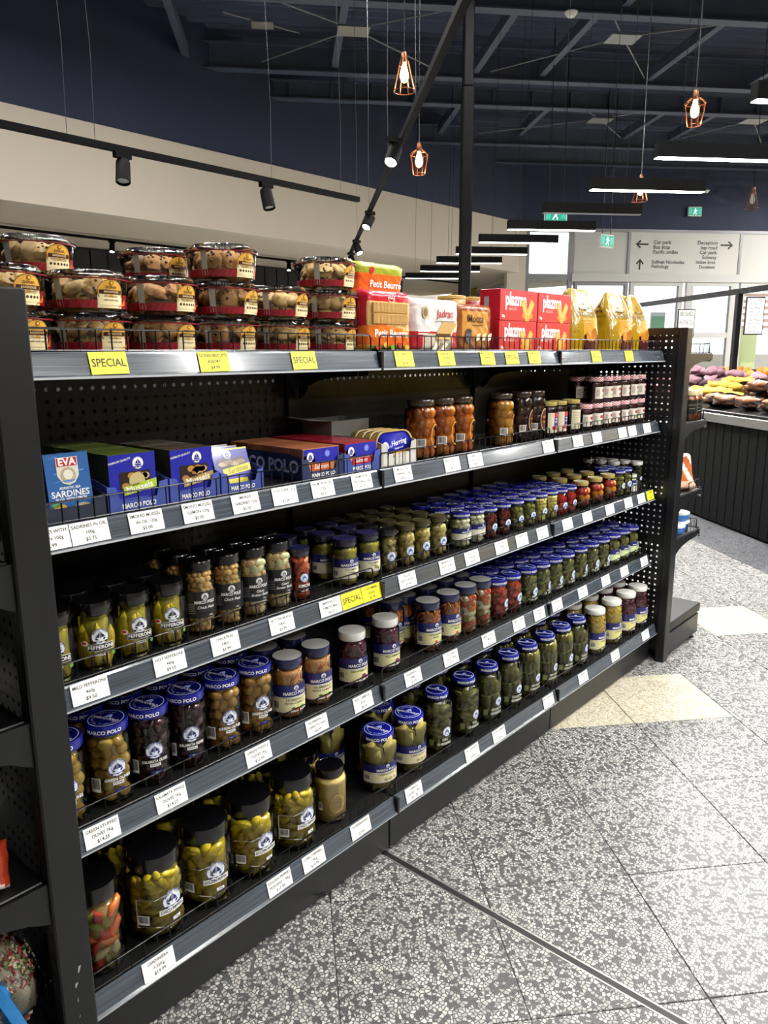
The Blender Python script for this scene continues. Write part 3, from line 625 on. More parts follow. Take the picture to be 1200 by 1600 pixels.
# ------------------------------------------------------------------ end caps
HP = 1.476
def end_bay(name, label, x, sgn, levels, base_x):
    t = thing(name, label, 'shelving', (x, 0, 0))
    x0, x1 = (0, sgn*.06); lo, hi = min(x0, x1), max(x0, x1)
    po = MB().bbox(lo, hi, -.088, -.05, .0, HP, .003)
    for k in range(27):
        for dy in (-.074, -.064): po.box(lo-.0004, lo+.001, dy, dy+.004, .1+k*.05, .128+k*.05, mi=1)
    ob('upright', po.mesh('upright', mBLACK, mTEXT), t)
    ob('upright', MB().bbox(lo, hi, .76, .82, 0, HP, .003).mesh('upright', mBLACK), t)
    ob('back_panel', perforated(.81, (HP if sgn > 0 else 1.36)-.06, m=.006).mesh('back_panel', mBLACK), t, (sgn*.012, -.05, .05), (0, 0, PI/2))
    ob('top_rail', MB().box(lo, hi, -.05, .76, (HP if sgn > 0 else 1.36)-.03, HP if sgn > 0 else 1.36).mesh('top_rail', mBLACK), t)
    for k, (z, d) in enumerate(levels):
        s_ = thing('end_shelf', 'black end shelf of the %s, %s from the top' % (('right end bay', 'left end bay')[sgn < 0], ORD[k]), 'shelf', (x+sgn*.03, 0, z), 0, 'end shelves')
        X0, X1 = sorted((sgn*.032, sgn*d))
        ob('deck', MB().bbox(X0, X1, -.07, .8, -.032, 0, .002).mesh('deck', mDECK), s_)
        bk = bracket(-d+.02, .07)
        for y in (-.078, .79): ob('bracket', bk.mesh('bracket', mBLACK), s_, (sgn*.02, y, -.002), (0, 0, PI/2 if sgn > 0 else -PI/2))
        ob('front_lip', MB().box(*sorted((sgn*d, sgn*(d+.012))), -.07, .8, -.036, .004).mesh('front_lip', mBLACK), s_)
        gd = MB(); xs = sgn*(d-.004)
        gd.path([(xs-sgn*.13, -.066, .002), (xs-sgn*.13, -.066, .04), (xs-sgn*.012, -.066, .046), (xs-sgn*.002, -.064, .04), (xs, -.06, .002)], .002, 5)
        for q in (.04, .08): gd.tube((xs-sgn*q, -.066, 0), (xs-sgn*q, -.066, .043), .0014, 4)
        gd.path([(xs, -.064, .002), (xs, -.064, .042), (xs, .79, .042), (xs, .79, .002)], .002, 5)
        for q in range(1, 28): gd.tube((xs, -.064+q*.03, 0), (xs, -.064+q*.03, .042), .0013, 4)
        ob('wire_guard', gd.mesh('wire_guard', mWIRE), s_)
        if z > .5: ob('peg', MB().tube((sgn*(d-.02), -.085, -.03), (sgn*(d-.02), -.08, -.03), .006, 6).mesh('peg', mCHROME), s_)
    # base with kick plate
    X0, X1 = sorted((sgn*.06, sgn*base_x))
    ob('base_deck', MB().bbox(X0, X1, -.085, .8, .13, .172, .003).mesh('base_deck', mDECK), t)
    ob('base_plinth', MB().bbox(X0, X1-.01 if sgn > 0 else X1, -.083, .8, .022, .122, .003).mesh('base_plinth', mBLACK), t)
    for xx in (X0+.02, X1-.04):
        for yy in (-.06, .78): ob('foot', MB().lathe([(0, 0), (.02, 0), (.018, .006), (.006, .01), (.006, .024)], 10).mesh('foot', mBLACK), t, (xx, yy, 0))
    gd = MB(); xs = sgn*(base_x-.02)
    gd.path([(xs-sgn*.12, .2, .172), (xs-sgn*.12, .2, .216), (xs-sgn*.01, .2, .216), (xs, .2, .206), (xs, .2, .172)], .002, 5)
    for q in (.04, .08): gd.tube((xs-sgn*q, .2, .172), (xs-sgn*q, .2, .216), .0014, 4)
    ob('wire_guard', gd.mesh('wire_guard', mWIRE), t)
    return t
eR = end_bay('end_bay', 'black end bay with perforated side panel at the right end', 1.797, 1, ((1.37, .32), (1.075, .31), (.755, .32), (.56, .34)), .45)
eL = end_bay('end_bay', 'black end bay with a plain scuffed post at the left end', -.897, -1, ((1.37, .3), (1.06, .3), (.79, .3), (.49, .32)), .42)
sc = MB(); r9 = random.Random(5)
for k in range(6):
    z = .29 - k*.03 + r9.uniform(-.006, .006); x = -.031 + k*.001 + r9.uniform(-.006, .006); ln = r9.uniform(.003, .016)
    sc.add([(x, -.0884, z), (x+.002, -.0884, z), (x+.003+r9.uniform(-.004, .004), -.0884, z+ln), (x+r9.uniform(-.003, .003), -.0884, z+ln)], [(0, 1, 2, 3)])
ob('scuff_marks', sc.mesh('scuff_marks', M('bare_scuff', '#9a9a98', .5)), eL)

# ------------------------------------------------------------------ price tags on the strips
TAGS = {
 5: [(-.722, 'Y', ['SPECIAL']), (-.496, 'Y', ['DONIA BISCUITS', 'ASSORT', '$4.99']), (-.254, 'Y', ['SPECIAL']), (.093, 'Y', ['PETIT BISCUITS', '', '$3.99']), (.273, 'Y', ['JADRAN BISCUIT', 'WAFERS', '$4.99']), (.473, 'Y', ['MOCCA BISCUIT', 'WAFERS', '$4.99']), (.606, 'Y', ['SPECIAL']), (.738, 'Y', ['PLAZMA BISCUITS', '', '$4.99']), (1.172, 'Y', ['SPECIAL']), (1.45, 'Y', ['TEA BISCUITS', '', '$4.99'])],
 4: [(-.858, 'W', ['SARDINES WITH', 'LEMON 100g', '$2.99']), (-.784, 'W', ['SADRINES IN OIL', '100g', '$2.75']), (-.671, 'W', ['SMOKED MUSSSEL', 'IN OIL 120g', '$5.00']), (-.554, 'W', ['SMOKED MUSSSEL', '/LEMON 120g', '$5.00']), (-.433, 'W', ['SMOKED', 'SARDINES 120g', '$5.50']), (-.323, 'W', ['COD LIVER 121g', '', '$7.00']), (-.205, 'W', ['SALMON IN OIL', '120g', '$5.50']), (-.071, 'W', ['SALMON IN', 'OIL/CHILLI 120g', '$5.50']), (.088, 'W', ['SMOKED FILL', 'HERRING 170g', '$6.50']), (.306, 'W', ['PEACH HALVES', '1Kg', '$8.99']), (.421, 'W', ['APRICOT', 'HALVES 1Kg', '$8.99']), (.851, 'W', ['PLUM HALVES', '1Kg', '$8.99']), (1.061, 'W', ['CHERRY', 'PRESERVE', '$5.50']), (1.212, 'W', ['FIG JAM', '', '$5.50']), (1.432, 'W', ['JAM', '370g', '$4.50']), (1.524, 'W', ['JAM', '370g', '$4.50']), (1.67, 'W', ['JAM', '370g', '$4.50'])],
 3: [(-.811, 'W', ['MILD FEFFERONI', '460g', '$9.50']), (-.641, 'W', ['HOT FEFFERONI', '460g', '$9.50']), (-.504, 'W', ['CHICKPEAS', '540G', '$3.99']), (-.345, 'W', ['BUTTER BEANS', '540G', '$3.99']), (-.188, 'W', ['MARINATED', 'KIMCHI 480G', '$6.25']), (-.113, 'Y', ['SPECIAL']), (-.039, 'Y', ['CUCUMBER', 'SLICES', '$3.99']), (.107, 'W', ['GRILLED', 'ARTICHOKES', '$7.99']), (.288, 'W', ['MARINATED', 'ARTICHOKES', '$7.99']), (.414, 'W', ['PICKLED', 'ONIONS', '$4.99']), (.578, 'W', ['SUN DRIED', 'PEPPER', '$5.99']), (.701, 'W', ['PEPPERS', '', '$5.50']), (.835, 'W', ['PEPPERONCINI', '', '$5.50']), (1.013, 'W', ['AJVAR', '', '$5.50']), (1.167, 'W', ['STUFFED PEPPER', '', '$6.99']), (1.358, 'W', ['OLIVES', '', '$4.99']), (1.53, 'W', ['CAPERS', '', '$4.50']), (1.659, 'W', ['CAPERS', '', '$4.50']), (1.753, 'Y', ['CAPERS', '', '$3.99'])],
 2: [(-.813, 'W', ['GREEN STUFFED', 'OLIVES 1Kg', '$14.25']), (-.659, 'W', ['KALAMATA WHOLE', 'OLIVES 1Kg', '$14.25']), (-.428, 'W', ['GREEN WHOLE', 'OLIVES 1Kg', '$12.99']), (-.243, 'W', ['SAUERKRAUT/', 'CARROTS 900G', '$6.99']), (-.075, 'W', ['RED CABBAGE', '870G', '$6.50']), (.133, 'W', ['SAUERKRAUT', '900G', '$7.99']), (.313, 'W', ['LITHUANIAN', 'SALAD 880g', '$6.75']), (.517, 'W', ['MIXED SALAD', '880g', '$6.75']), (.699, 'W', ['TOMATO PEPPER', '', '$6.50']), (.835, 'W', ['GHERKINS', '500g', '$4.99']), (.962, 'W', ['GHERKINS', '', '$4.99']), (1.161, 'W', ['GHERKINS', '', '$4.99']), (1.359, 'W', ['DILL GHERKIN', '', '$4.99']), (1.534, 'W', ['SALAD', '', '$4.99']), (1.737, 'W', ['SALAD', '', '$4.99'])],
 1: [(-.744, 'W', ['GIADINIERA', '1.55Kg', '$19.99']), (-.421, 'W', ['GOLDEN PEPPERS', 'PIQUANT 1.9Kg', '$17.99']), (-.311, 'W', ['CHILLI PEPPERS', '1.9Kg', '$19.99']), (-.143, 'W', ['HORSERADISH', '', '$7.99']), (.077, 'W', ['CABBAGE', 'LEAVES 1.4KG', '$11.99']), (.364, 'W', ['DILL GHERKINS', '', '$9.99']), (.516, 'W', ['COCKTAIL GHERKIN', '', '$9.99']), (.836, 'W', ['BABY CORNICHON', '', '$9.99']), (1.1, 'W', ['GHERKINS', '', '$9.99']), (1.38, 'W', ['SAUERKRAUT', '', '$8.99']), (1.683, 'W', ['RED CABBAGE', '', '$8.99'])]}
TW = {'W': WHITE, 'Y': lin('#f2e32c')}
tilt = math.atan2(.009, .035)
_tagm = {}
used = {}
for l, tags in TAGS.items():
    dy = -.05 if l == 1 else 0
    wn_ = 0
    for k, (x, c, lines) in enumerate(tags):
        key = (c, tuple(lines)); 
        if key not in _tagm:
            w_, h_ = (.072, .04); pb = MB().box(-w_/2, w_/2, -.0004, .0004, 0, h_, TW[c]); L = Lab()
            if len(lines) == 1: L.text(lines[0], 0, h_*.5, .0205, BLACK, 0, .012, maxw=w_*.9)
            else:
                for q, s_ in enumerate(lines):
                    if s_: L.text(s_, 0, h_*(.8, .5, .2)[q], .0088 if q < 2 else .0095, BLACK, 0, .012, maxw=w_*.92)
            _tagm[key] = (pb.mesh('price_tag', mPRINT), L.flat(MB(), face(0, -.0004, 0)).mesh('lettering', mPRINT))
        pm_, lm_ = _tagm[key]
        what = ('yellow' if c == 'Y' else 'white') + ' price tag reading ' + ' '.join(s for s in lines[:2] if s).lower()
        used.setdefault((l, what), []).append((k, x, pm_, lm_, dy, len(tags)))
for (l, what), its in used.items():
    for q, (k, x, pm_, lm_, dy, n) in enumerate(its):
        lab = what + ' on the ' + SN[l] + ' edge' + ('' if len(its) == 1 else ', %s from left' % ORD[q])
        o = ob('price_tag', pm_, None, (x, dy-.0012+.0008, ZS[l]+.006), (-tilt, 0, rng.uniform(-.004, .004)), label=lab, cat='price tag', group='price tags on the shelf edges')
        o.rotation_euler = (-tilt, rng.uniform(-.015, .015), 0)
        ob('lettering', lm_, o)
# ------------------------------------------------------------------ jars
def jar_prof(r, hb, nr, sh, style):
    p = [(0, .0015), (r*.72, .0012), (r*.9, .0), (r*.975, .004), (r, .011)]
    if style == 'bulb':
        p = [(0, .001), (r*.62, .0), (r*.72, .004)]
        for k in range(1, 8): a = -.75 + 1.5*k/8; p.append((r*math.cos(a*.95), hb*.46+hb*.5*math.sin(a)/math.sin(.75)*.82))
        p += [(nr, hb-.008), (nr, hb)]
        return p
    if style == 'slant': p += [(r, hb-sh-.012), (r*.98, hb-sh-.006), (nr+.004, hb-.014), (nr, hb-.009), (nr, hb)]
    else:
        p.append((r, hb-sh-.006))
        for k in range(1, 6): a = PI/2*k/5; p.append((nr+(r-nr)*math.cos(a), hb-sh-.006+(sh-.004)*math.sin(a)))
        p.append((nr, hb))
    return p
def radius_at(prof, d=.0028):
    q = [(z, r) for r, z in prof[2:]]
    def R(z):
        for (z0, r0), (z1, r1) in zip(q, q[1:]):
            if z <= z1: return max(.004, r0+(r1-r0)*(z-z0)/max(1e-6, z1-z0)-d)
        return q[-1][1]-d
    return R
def packlist(R, z0, z1, dims, orient, seed, over=.85, back=-.35):
    r_ = random.Random(seed); a, b, c = dims; out = []; z = z0+c*.85; row = 0
    if orient == 'h': step, tan = 2*a*over, c
    else: step, tan = 2*c*over, a
    if orient == 'rand': step, tan = 2*min(a, c)*over*1.1, (a+c)/2
    if orient == 'h': z = z0+a*.85
    while z < z1-step*.25:
        rr = R(z)-b*.92; n = max(3, int(2*PI*rr/(2*tan*over)))
        for k in range(n):
            th = (k+.5*(row % 2)+r_.uniform(-.22, .22))/n*2*PI
            if math.cos(th+.85) < back: continue
            ti = {'rand': r_.uniform(-1.5, 1.5), 'v': r_.uniform(-.2, .2), 'h': PI/2+r_.uniform(-.35, .35)}[orient]
            if orient == 'v' and r_.random() < .3: ti += PI
            zz = z+r_.uniform(-.25, .25)*c*.6; q = R(max(z0, min(z1, zz)))-b*.95
            out.append(T(q*math.sin(th), -q*math.cos(th), zz) @ Rm(th, 'Z') @ Rm(ti, 'Y') @ Rm(r_.uniform(-.12, .12), 'X') @ S(a*r_.uniform(.88, 1.1), b, c*r_.uniform(.85, 1.08)))
        z += step; row += 1
    return out
def lid_mesh(r, h, top, side, style=None, n=28):
    mb = MB(); pr = [(r*.97, 0), (r, .002), (r, h*.8), (r*.965, h), (r*.86, h), (r*.84, h-.0008), (0, h-.0008)]
    if style == 'ribbed':
        k = 44; pr0 = [(0, .0), (h*.84, 0)]
        vs = []
        for i in range(k): a = 2*PI*i/k; q = r*(1 if i % 2 else .975); vs += [(q*math.cos(a), q*math.sin(a), 0), (q*math.cos(a), q*math.sin(a), h*.86)]
        mb.add(vs, [(2*i, (2*i+2) % (2*k), (2*i+3) % (2*k), 2*i+1) for i in range(k)], side)
        mb.lathe([(r*.985, h*.86), (r*.95, h), (r*.86, h), (r*.84, h-.0012), (0, h-.0012)], n, top)
    elif style == 'gingham':
        c0, c1 = lin('#e9dedd'), lin('#b3223a')
        mb.lathe([(r*.97, 0), (r, .002), (r, h*.3), (r, h*.55), (r, h*.8), (r*.965, h), (r*.7, h), (r*.4, h), (0, h)], 26, lambda i, k: c1 if (i+k) % 2 else c0)
    elif style == 'disc':        # white top, dark side
        mb.lathe(pr[:4], n, side); mb.lathe(pr[3:], n, top)
    else: mb.lathe(pr[:4], n, side); mb.lathe(pr[3:], n, top)
    return mb.mesh('lid', mLID, smooth=32)
BLID = lin('#121a84'); BLID2 = lin('#0d1360')
def lid_print(r, h, big):
    L = Lab(); c = lin('#c9d0ee'); L.ring(0, 0, r*.84, r*.04, c, 0, 32)
    L.text('MARCO POLO', 0, -.04*r, r*.27, WHITE, 0, .015, sx=.85)
    L.poly([(-.2*r, .12*r), (.2*r, .12*r), (.12*r, .3*r), (.02*r, .46*r), (-.1*r, .34*r)], lin('#9fb0e8'), 0)
    if big:
        L.arc('Quality Premium', 0, 0, r*.62, r*.17, c, 0, -PI/2, inv=True); L.arc('Natural', 0, 0, r*.62, r*.17, c, 0, PI/2+.5)
    mb = MB(); L.flat(mb, T(0, 0, h-.0008) @ Rm(-.75, 'Z'), e=.0004)
    S_ = Lab(); S_.text('MARCO POLO', -.0, h*.42, h*.52, WHITE, 0, .02); S_.wrap(mb, r, 0, th=-.2)
    return mb.mesh('lid_print', mPRINT)
KINDS = {}
def K(key, desc, r, h, lid, content, label=None, sh=.016, style='std', name='jar', low=False):
    """lid = (radius, height, top, side, style, printed); content = function(mb, R, hb) or pack tuple; label = function(Lab, r, hb)"""
    lr, lh = lid[0], lid[1]; hb = h-lh+.006; nr = lr-.0022
    prof = jar_prof(r, hb, nr, sh, style); R = radius_at(prof); parts = []
    zt = hb-.009
    BO = lambda c: tuple(min(1, x*2.0) for x in c)
    core, packs = BO(content[0]), [(p[0], p[1], [BO(c) for c in p[2]], *p[3:]) for p in content[1:]]
    cm = MB(); q = [(0, .004)]
    k = packs[0][1][1] if packs else .0006
    for i in range(11): z = .004+(zt-.006)*i/10; q.append((max(.003, R(z)-k*1.15), z))
    q.append((0, zt-.002)); cm.lathe(q, 20, core)
    ind = []
    for pi_, (U, dims, cols, orient, over, nm) in enumerate(packs):
        pl_ = packlist(R, .005, zt-.002, dims, orient, hash_(key)+pi_, over); r_ = random.Random(4)
        if nm and nm[0] == '*':
            ms = [MB().unit(U, Matrix(), c).mesh(nm[1:], mPROD, smooth=180) for c in cols]
            ind += [(nm[1:], r_.choice(ms), X) for X in pl_]
        else:
            for X in pl_: cm.unit(U, X, vary(r_.choice(cols), .13, r_))
    parts.append(('contents', cm.mesh('contents', mPROD, smooth=60), None, None, {'kind': 'stuff'}))
    for nm, me, X in ind: parts.append((nm, me, None, X, {}))
    parts.append(('glass', MB().lathe(prof, 28).mesh('glass', mGLASS, smooth=50), None, None, {}))
    parts.append(('lid', lid_mesh(lr, lh, lid[2], lid[3], lid[4] if len(lid) > 4 else None), None, T(0, 0, h-lh), {}))
    if len(lid) > 5 and lid[5]: parts.append(('lid_print', lid_print(lr, lh, lid[5] == 2), 'lid', None, {}))
    if label:
        L = Lab(); label(L, r, hb); parts.append(('label', L.wrap(MB(), r).mesh('label', mGLOSSP), None, None, {}))
    KINDS[key] = dict(parts=parts, desc=desc, r=r, h=h, name=name)
def hash_(s): return sum((i+1)*ord(c) for i, c in enumerate(s))
C_ = lambda *h: [lin(x) for x in h]
# --- labels
def lab_feff(word):
    def f(L, r, hb):
        x = .008; L.emblem(x, hb*.6, .0165, lin('#1c2233'), lin('#dfe3ea'), 1, True); L.rect(x, hb*.41, .049, .0125, BLACK, 2); L.rect(x, hb*.41, .0505, .014, WHITE, 1)
        L.text('FEFFERONI', x, hb*.41, .0105, WHITE, 3, .02, maxw=.046); L.text(word, x, hb*.29, .0105, WHITE, 2, .02)
        L.disc(-.022, hb*.49, .007, lin('#f4efe8'), 1, .005); L.disc(-.023, hb*.495, .005, lin('#c01f2c'), 2, .0032); L.disc(.033, hb*.26, .004, lin('#6aa33a'), 2)
    return f
def lab_beans(w1, w2):
    def f(L, r, hb):
        L.rect(0, hb*.46, 2*PI*r*.97, hb*.4, lin('#16161a'), 0); L.emblem(.008, hb*.585, .0085, lin('#16161a'), lin('#dfe0e2'))
        L.text('MARCO POLO', .008, hb*.5, .0098, WHITE, 1, .02, maxw=.046); L.text(w1, .01, hb*.42, .0088, WHITE, 1, .005, slant=.25); L.text(w2, .012, hb*.36, .0088, WHITE, 1, .005, slant=.25)
        L.text('540g', .02, hb*.295, .0045, WHITE, 1)
        for k in range(6): L.rect(-.022, hb*(.34+.028*k), .016, .0012, lin('#8a8a90'), 1)
    return f
def lab_marco(word, word2=None, low='#e9e4b5', pics=(), top=NAVY, y0=.2, y1=.62, size=1.0, barc=True):
    def f(L, r, hb):
        w_ = min(2.3*r, .11); h_ = hb*(y1-y0); cy = hb*(y0+y1)/2; wl = w_*1.05
        L.rect(0, cy, wl, h_, top, 0); L.rect(0, cy-h_*.22, wl*.99, h_*.5, lin(low), 1)
        L.poly([(-wl*.5, cy+h_*.03), (wl*.1, cy+h_*.03), (-wl*.1, cy+h_*.12), (-wl*.5, cy+h_*.2)], lin('#3a4696'), 1)
        L.rect(0, cy+h_*.055, wl, h_*.025, WHITE, 2); L.rect(0, cy-h_*.485, wl, h_*.03, lin('#d9d6ec'), 2)
        x = .12*wl; L.text('MARCO POLO', x, cy+h_*.19, h_*.17*size, WHITE, 3, .02, maxw=wl*.62); L.emblem(x+.02*wl, cy+h_*.38, h_*.1, top, WHITE, 1)
        L.text(word, x, cy-h_*.045, h_*.115, lin('#23262e'), 3, .015, maxw=wl*.56)
        if word2: L.text(word2, x, cy-h_*.17, h_*.115, lin('#23262e'), 3, .015, maxw=wl*.56)
        for px, py, rr, c in pics: L.disc(px*wl, cy+py*h_, rr*h_, lin(c), 3, rr*h_*.75, 10)
        if barc: L.bars(-wl*.38, cy-h_*.25, wl*.17, h_*.34, 2)
    return f
def lab_olive(word, sub, tint='#d9c98a'):
    def f(L, r, hb):
        x = .012; L.emblem(x, hb*.52, .0185, NAVY, lin('#dfe4f0'), 1, True)
        L.text(word, x, hb*.365, .0088, WHITE, 2, .025, maxw=.053); L.rect(x, hb*.31, .022, .0066, WHITE, 1); L.text(sub, x, hb*.31, .005, NAVY, 2, .02, maxw=.02)
        L.rect(x+.002, hb*.2, .02, .0066, BLUE, 1); L.text('1kg', x+.002, hb*.2, .005, WHITE, 2, .01); L.bars(-.033, hb*.3, .021, .03, 1)
    return f
def lab_pepper(word, frame):
    def f(L, r, hb):
        x = .026
        L.emblem(x, hb*.56, .0225, NAVY, lin('#e6eaf2'), 1, True); L.rect(x, hb*.42, .058, .0125, WHITE, 2); L.text(word, x, hb*.42, .0105, BLACK, 3, .022, maxw=.054)
        w_ = lin('#f1efdf')
        for s in (-1, 1):
            y = hb*(.42+s*.2)
            L.poly([(-.05, y), (-.01, y), (.012, y+s*.006), (.02, y+s*.012), (.02, y+s*.012+.0018), (.012, y+s*.006+.0018), (-.01, y+.0018), (-.05, y+.0018)], w_, 1)
        if frame: L.rect(-.05, hb*.42, .0018, hb*.4, w_, 1)
        L.bars(-.036, hb*.34, .024, .022, 1); L.rect(x+.008, hb*.27, .018, .0075, WHITE, 1); L.text('1.9kg', x+.008, hb*.27, .005, BLACK, 2, .01)
    return f
def lab_small(x=.006, y=.42, rr=.013, word='', line=None):
    def f(L, r, hb):
        L.emblem(x, hb*y, rr, lin('#2c4f9a'), lin('#e2e8ee'))
        if word: L.text(word, x, hb*y-rr*1.35, .0065, WHITE, 2, .02, maxw=.04)
        if line:
            c = lin(line); yy = hb*(y+.16)
            L.poly([(-.045, yy-.004), (-.02, yy-.006), (0, yy), (.025, yy+.01), (.025, yy+.0118), (0, yy+.002), (-.02, yy-.004), (-.045, yy-.002)], c, 1)
    return f
def lab_gherk(word):
    def f(L, r, hb):
        lab_small(.02, .4, .0155, '', '#8fa83a')(L, r, hb); L.text(word, .014, hb*.26, .0105, lin('#e9ecd9'), 2, .02, maxw=.05); L.text('GHERKINS' if 'CORN' not in word else 'CORNICHON', .012, hb*.185, .0105, lin('#e9ecd9'), 2, .02, maxw=.055)
        L.rect(-.03, hb*.22, .014, .02, lin('#6d7a45'), 1); L.poly([(-.045, hb*.12), (.0, hb*.125), (.045, hb*.14), (.045, hb*.15), (0, hb*.135), (-.045, hb*.13)], lin('#7d9440'), 1)
    return f
VEG = ((.22, -.3, .11, '#c9d98a'), (.3, -.38, .1, '#7a9a3a'), (.12, -.4, .07, '#c0402a'), (.2, -.42, .06, '#d8642c'), (.05, -.36, .07, '#4c7a35'))
CAB = ((.25, -.3, .13, '#7c2a55'), (.34, -.38, .1, '#93406c'), (.18, -.4, .07, '#5c1c40'))
# --- kinds, bottom shelf
blk = lin('#08080a')
pepY = C_('#b09a16', '#a08c14', '#8e7d12', '#bfa824')
K('golden', 'black-lidded jar of golden peppers', .062, .187, (.053, .034, blk, blk), (lin('#7a6c12'), (U_PEP, (.0118, .0118, .025), pepY, 'rand', .7, '*pepper')), lab_pepper('GOLDEN PEPPERS', 0), .03)
K('chilli', 'black-lidded jar of chilli peppers', .062, .187, (.053, .034, blk, blk), (lin('#665b10'), (U_PEP, (.009, .009, .024), C_('#958417', '#857616', '#a5921c', '#746a14'), 'rand', .72, '*pepper')), lab_pepper('CHILLI PEPPERS', 1), .03)
K('giard', 'black-lidded jar of orange and white mixed pickles', .055, .187, (.047, .034, blk, blk), (lin('#6d5a30'), (U_CHK, (.012, .009, .02), C_('#c0541a', '#b8ad80', '#c9601f', '#a82c16', '#7d7a2c', '#c86a20', '#b3481a', '#c4b890'), 'rand', .8, '*vegetable_chunk')), None, .024)
def lab_oval(L, r, hb): L.ring(.012, hb*.42, .021, .0022, lin('#b59a58'), 0, 26, 1.2); L.ring(.012, hb*.42, .0165, .0012, lin('#b59a58'), 0, 26, 1.2); L.bars(-.034, hb*.38, .012, .022, 0); L.text('Horseradish', .012, hb*.42, .006, lin('#a58a48'), 0, .01)
K('horse', 'black-lidded jar of smooth beige horseradish', .046, .147, (.038, .02, blk, blk), (lin('#b59c62'),), lab_oval, .016)
K('cableaf', 'blue-lidded jar of cabbage leaves', .054, .168, (.046, .022, BLID, BLID, None, 2), (lin('#7d7039'), (U_LMP[0], (.03, .012, .045), C_('#94864a', '#857840', '#a39457'), 'v', .75, '')), lab_marco('CABBAGE LEAVES', None, '#dcd3a8', ((.1, -.34, .12, '#a39b63'), (.22, -.34, .12, '#a39b63'), (.34, -.34, .07, '#b04a2c')), y0=.2, y1=.56), .02)
gk = C_('#565421', '#63602a', '#4a491d', '#6f6a2c', '#514c1c')
for kk, wd in (('gh1', 'DILL'), ('gh2', 'COCKTAIL'), ('gh3', 'BABY CORNICHON')):
    K(kk, {'gh1': 'tall blue-lidded jar of dill gherkins', 'gh2': 'tall blue-lidded jar of cocktail gherkins', 'gh3': 'tall blue-lidded jar of baby cornichons'}[kk], .051, .192, (.038, .02, BLID2, BLID, None, 1), (lin('#2c2c10'), (U_SPH, ((.012, .012, .026) if kk != 'gh3' else (.0085, .0085, .024)), gk, 'rand' if kk == 'gh1' else 'v', .85, '*gherkin' if kk == 'gh1' else '')), lab_gherk(wd), .032)
wl = lin('#d3d2cb')
K('mustard', 'white-lidded jar of pale yellow sauerkraut', .048, .185, (.041, .02, wl, lin('#e2e1dc')), (lin('#a98f43'), (U_LOW, (.004, .003, .016), C_('#b89d52', '#a88d42', '#c4aa62'), 'rand', 1.1, '')), lab_marco('SAUERKRAUT', None, '#dfd68c', ((.2, -.3, .12, '#4f7a35'), (.28, -.38, .09, '#7da04a')), y0=.14, y1=.55), .035, 'slant')
K('redcab2', 'white-lidded jar of dark purple cabbage', .048, .185, (.041, .02, wl, lin('#e2e1dc')), (lin('#30101c'), (U_LOW, (.004, .003, .016), C_('#4d1a2c', '#3c1422', '#5e2236'), 'rand', 1.1, '')), lab_marco('RED CABBAGE', None, '#dfd68c', CAB, y0=.14, y1=.55), .035, 'slant')
# --- second-lowest shelf
olv = C_('#9c7f28', '#a88a30', '#8c7022', '#ad9440')
bl1 = (.042, .021, BLID2, BLID, None, 2)
K('stuffed', 'blue-lidded jar of stuffed green olives', .0455, .17, bl1, (lin('#5a4d18'), (U_BIG, (.0122, .0122, .0142), olv, 'rand', .85, '*olive')), lab_olive('GREEN OLIVES', 'STUFFED'), .018)
K('kalamata', 'blue-lidded jar of dark kalamata olives', .0455, .17, bl1, (lin('#170a0e'), (U_SPH, (.009, .009, .014), C_('#2a1218', '#341820', '#200d14'), 'rand', .85, '*olive')), lab_olive('KALAMATA OLIVES', 'WHOLE'), .018)
K('whole', 'blue-lidded jar of whole green olives', .0455, .17, bl1, (lin('#5c4a1c'), (U_BIG, (.0122, .0122, .0142), C_('#9a742c', '#a88238', '#886524', '#ad7c30'), 'rand', .85, '*olive')), lab_olive('GREEN OLIVES', 'WHOLE'), .018)
nv = lin('#20244a')
K('sauer', 'white-topped jar of sauerkraut with carrot', .042, .154, (.0375, .024, lin('#b9b8b2'), nv, 'disc'), (lin('#b07c4c'), (U_LOW, (.0025, .0025, .016), C_('#c9a070', '#d0aa7c', '#c08c5c', '#b8602c'), 'rand', 1.2, '')), lab_marco('SAUERKRAUT', 'WITH CARROT', '#e6dfae', VEG, y0=.14, y1=.66, barc=True), .016)
K('redcab', 'white-lidded jar of red cabbage', .042, .154, (.0375, .022, wl, lin('#dcdbd6')), (lin('#330f1f'), (U_LOW, (.003, .0025, .016), C_('#511b33', '#431529', '#63243e'), 'rand', 1.2, '')), lab_marco('RED CABBAGE', None, '#dcd79c', CAB, y0=.14, y1=.62), .016)
K('lithu', 'white-topped jar of Lithuanian salad', .042, .154, (.0375, .024, lin('#b9b8b2'), nv, 'disc'), (lin('#6d3d1e'), (U_LOW, (.0025, .0025, .016), C_('#9a6034', '#ad7040', '#8a4c26', '#b5622c'), 'rand', 1.2, '')), lab_marco('LITHUANIAN', 'SALAD', '#dcd79c', ((.25, -.28, .13, '#c8d48c'), (.34, -.38, .1, '#b9c878'), (.12, -.38, .09, '#d05a30')), y0=.18, y1=.68), .016)
K('mixed', 'white-topped jar of mixed vegetables', .04, .156, (.0365, .024, lin('#b9b8b2'), nv, 'disc'), (lin('#7a5a2c'), (U_CHK, (.009, .006, .012), C_('#c9b98a', '#b8602c', '#8f8f46', '#d0c6a0', '#a9432a'), 'rand', .85, '')), None, .016)
K('ajvar', 'blue-lidded jar of orange-red pepper relish', .042, .136, (.038, .019, BLID, BLID, None, 1), (lin('#7c2412'), (U_LMP[1], (.012, .008, .016), C_('#8f2c16', '#a2361c', '#7a2010'), 'rand', .85, '')), lab_small(.018, .44, .016, 'AJVAR'), .016)
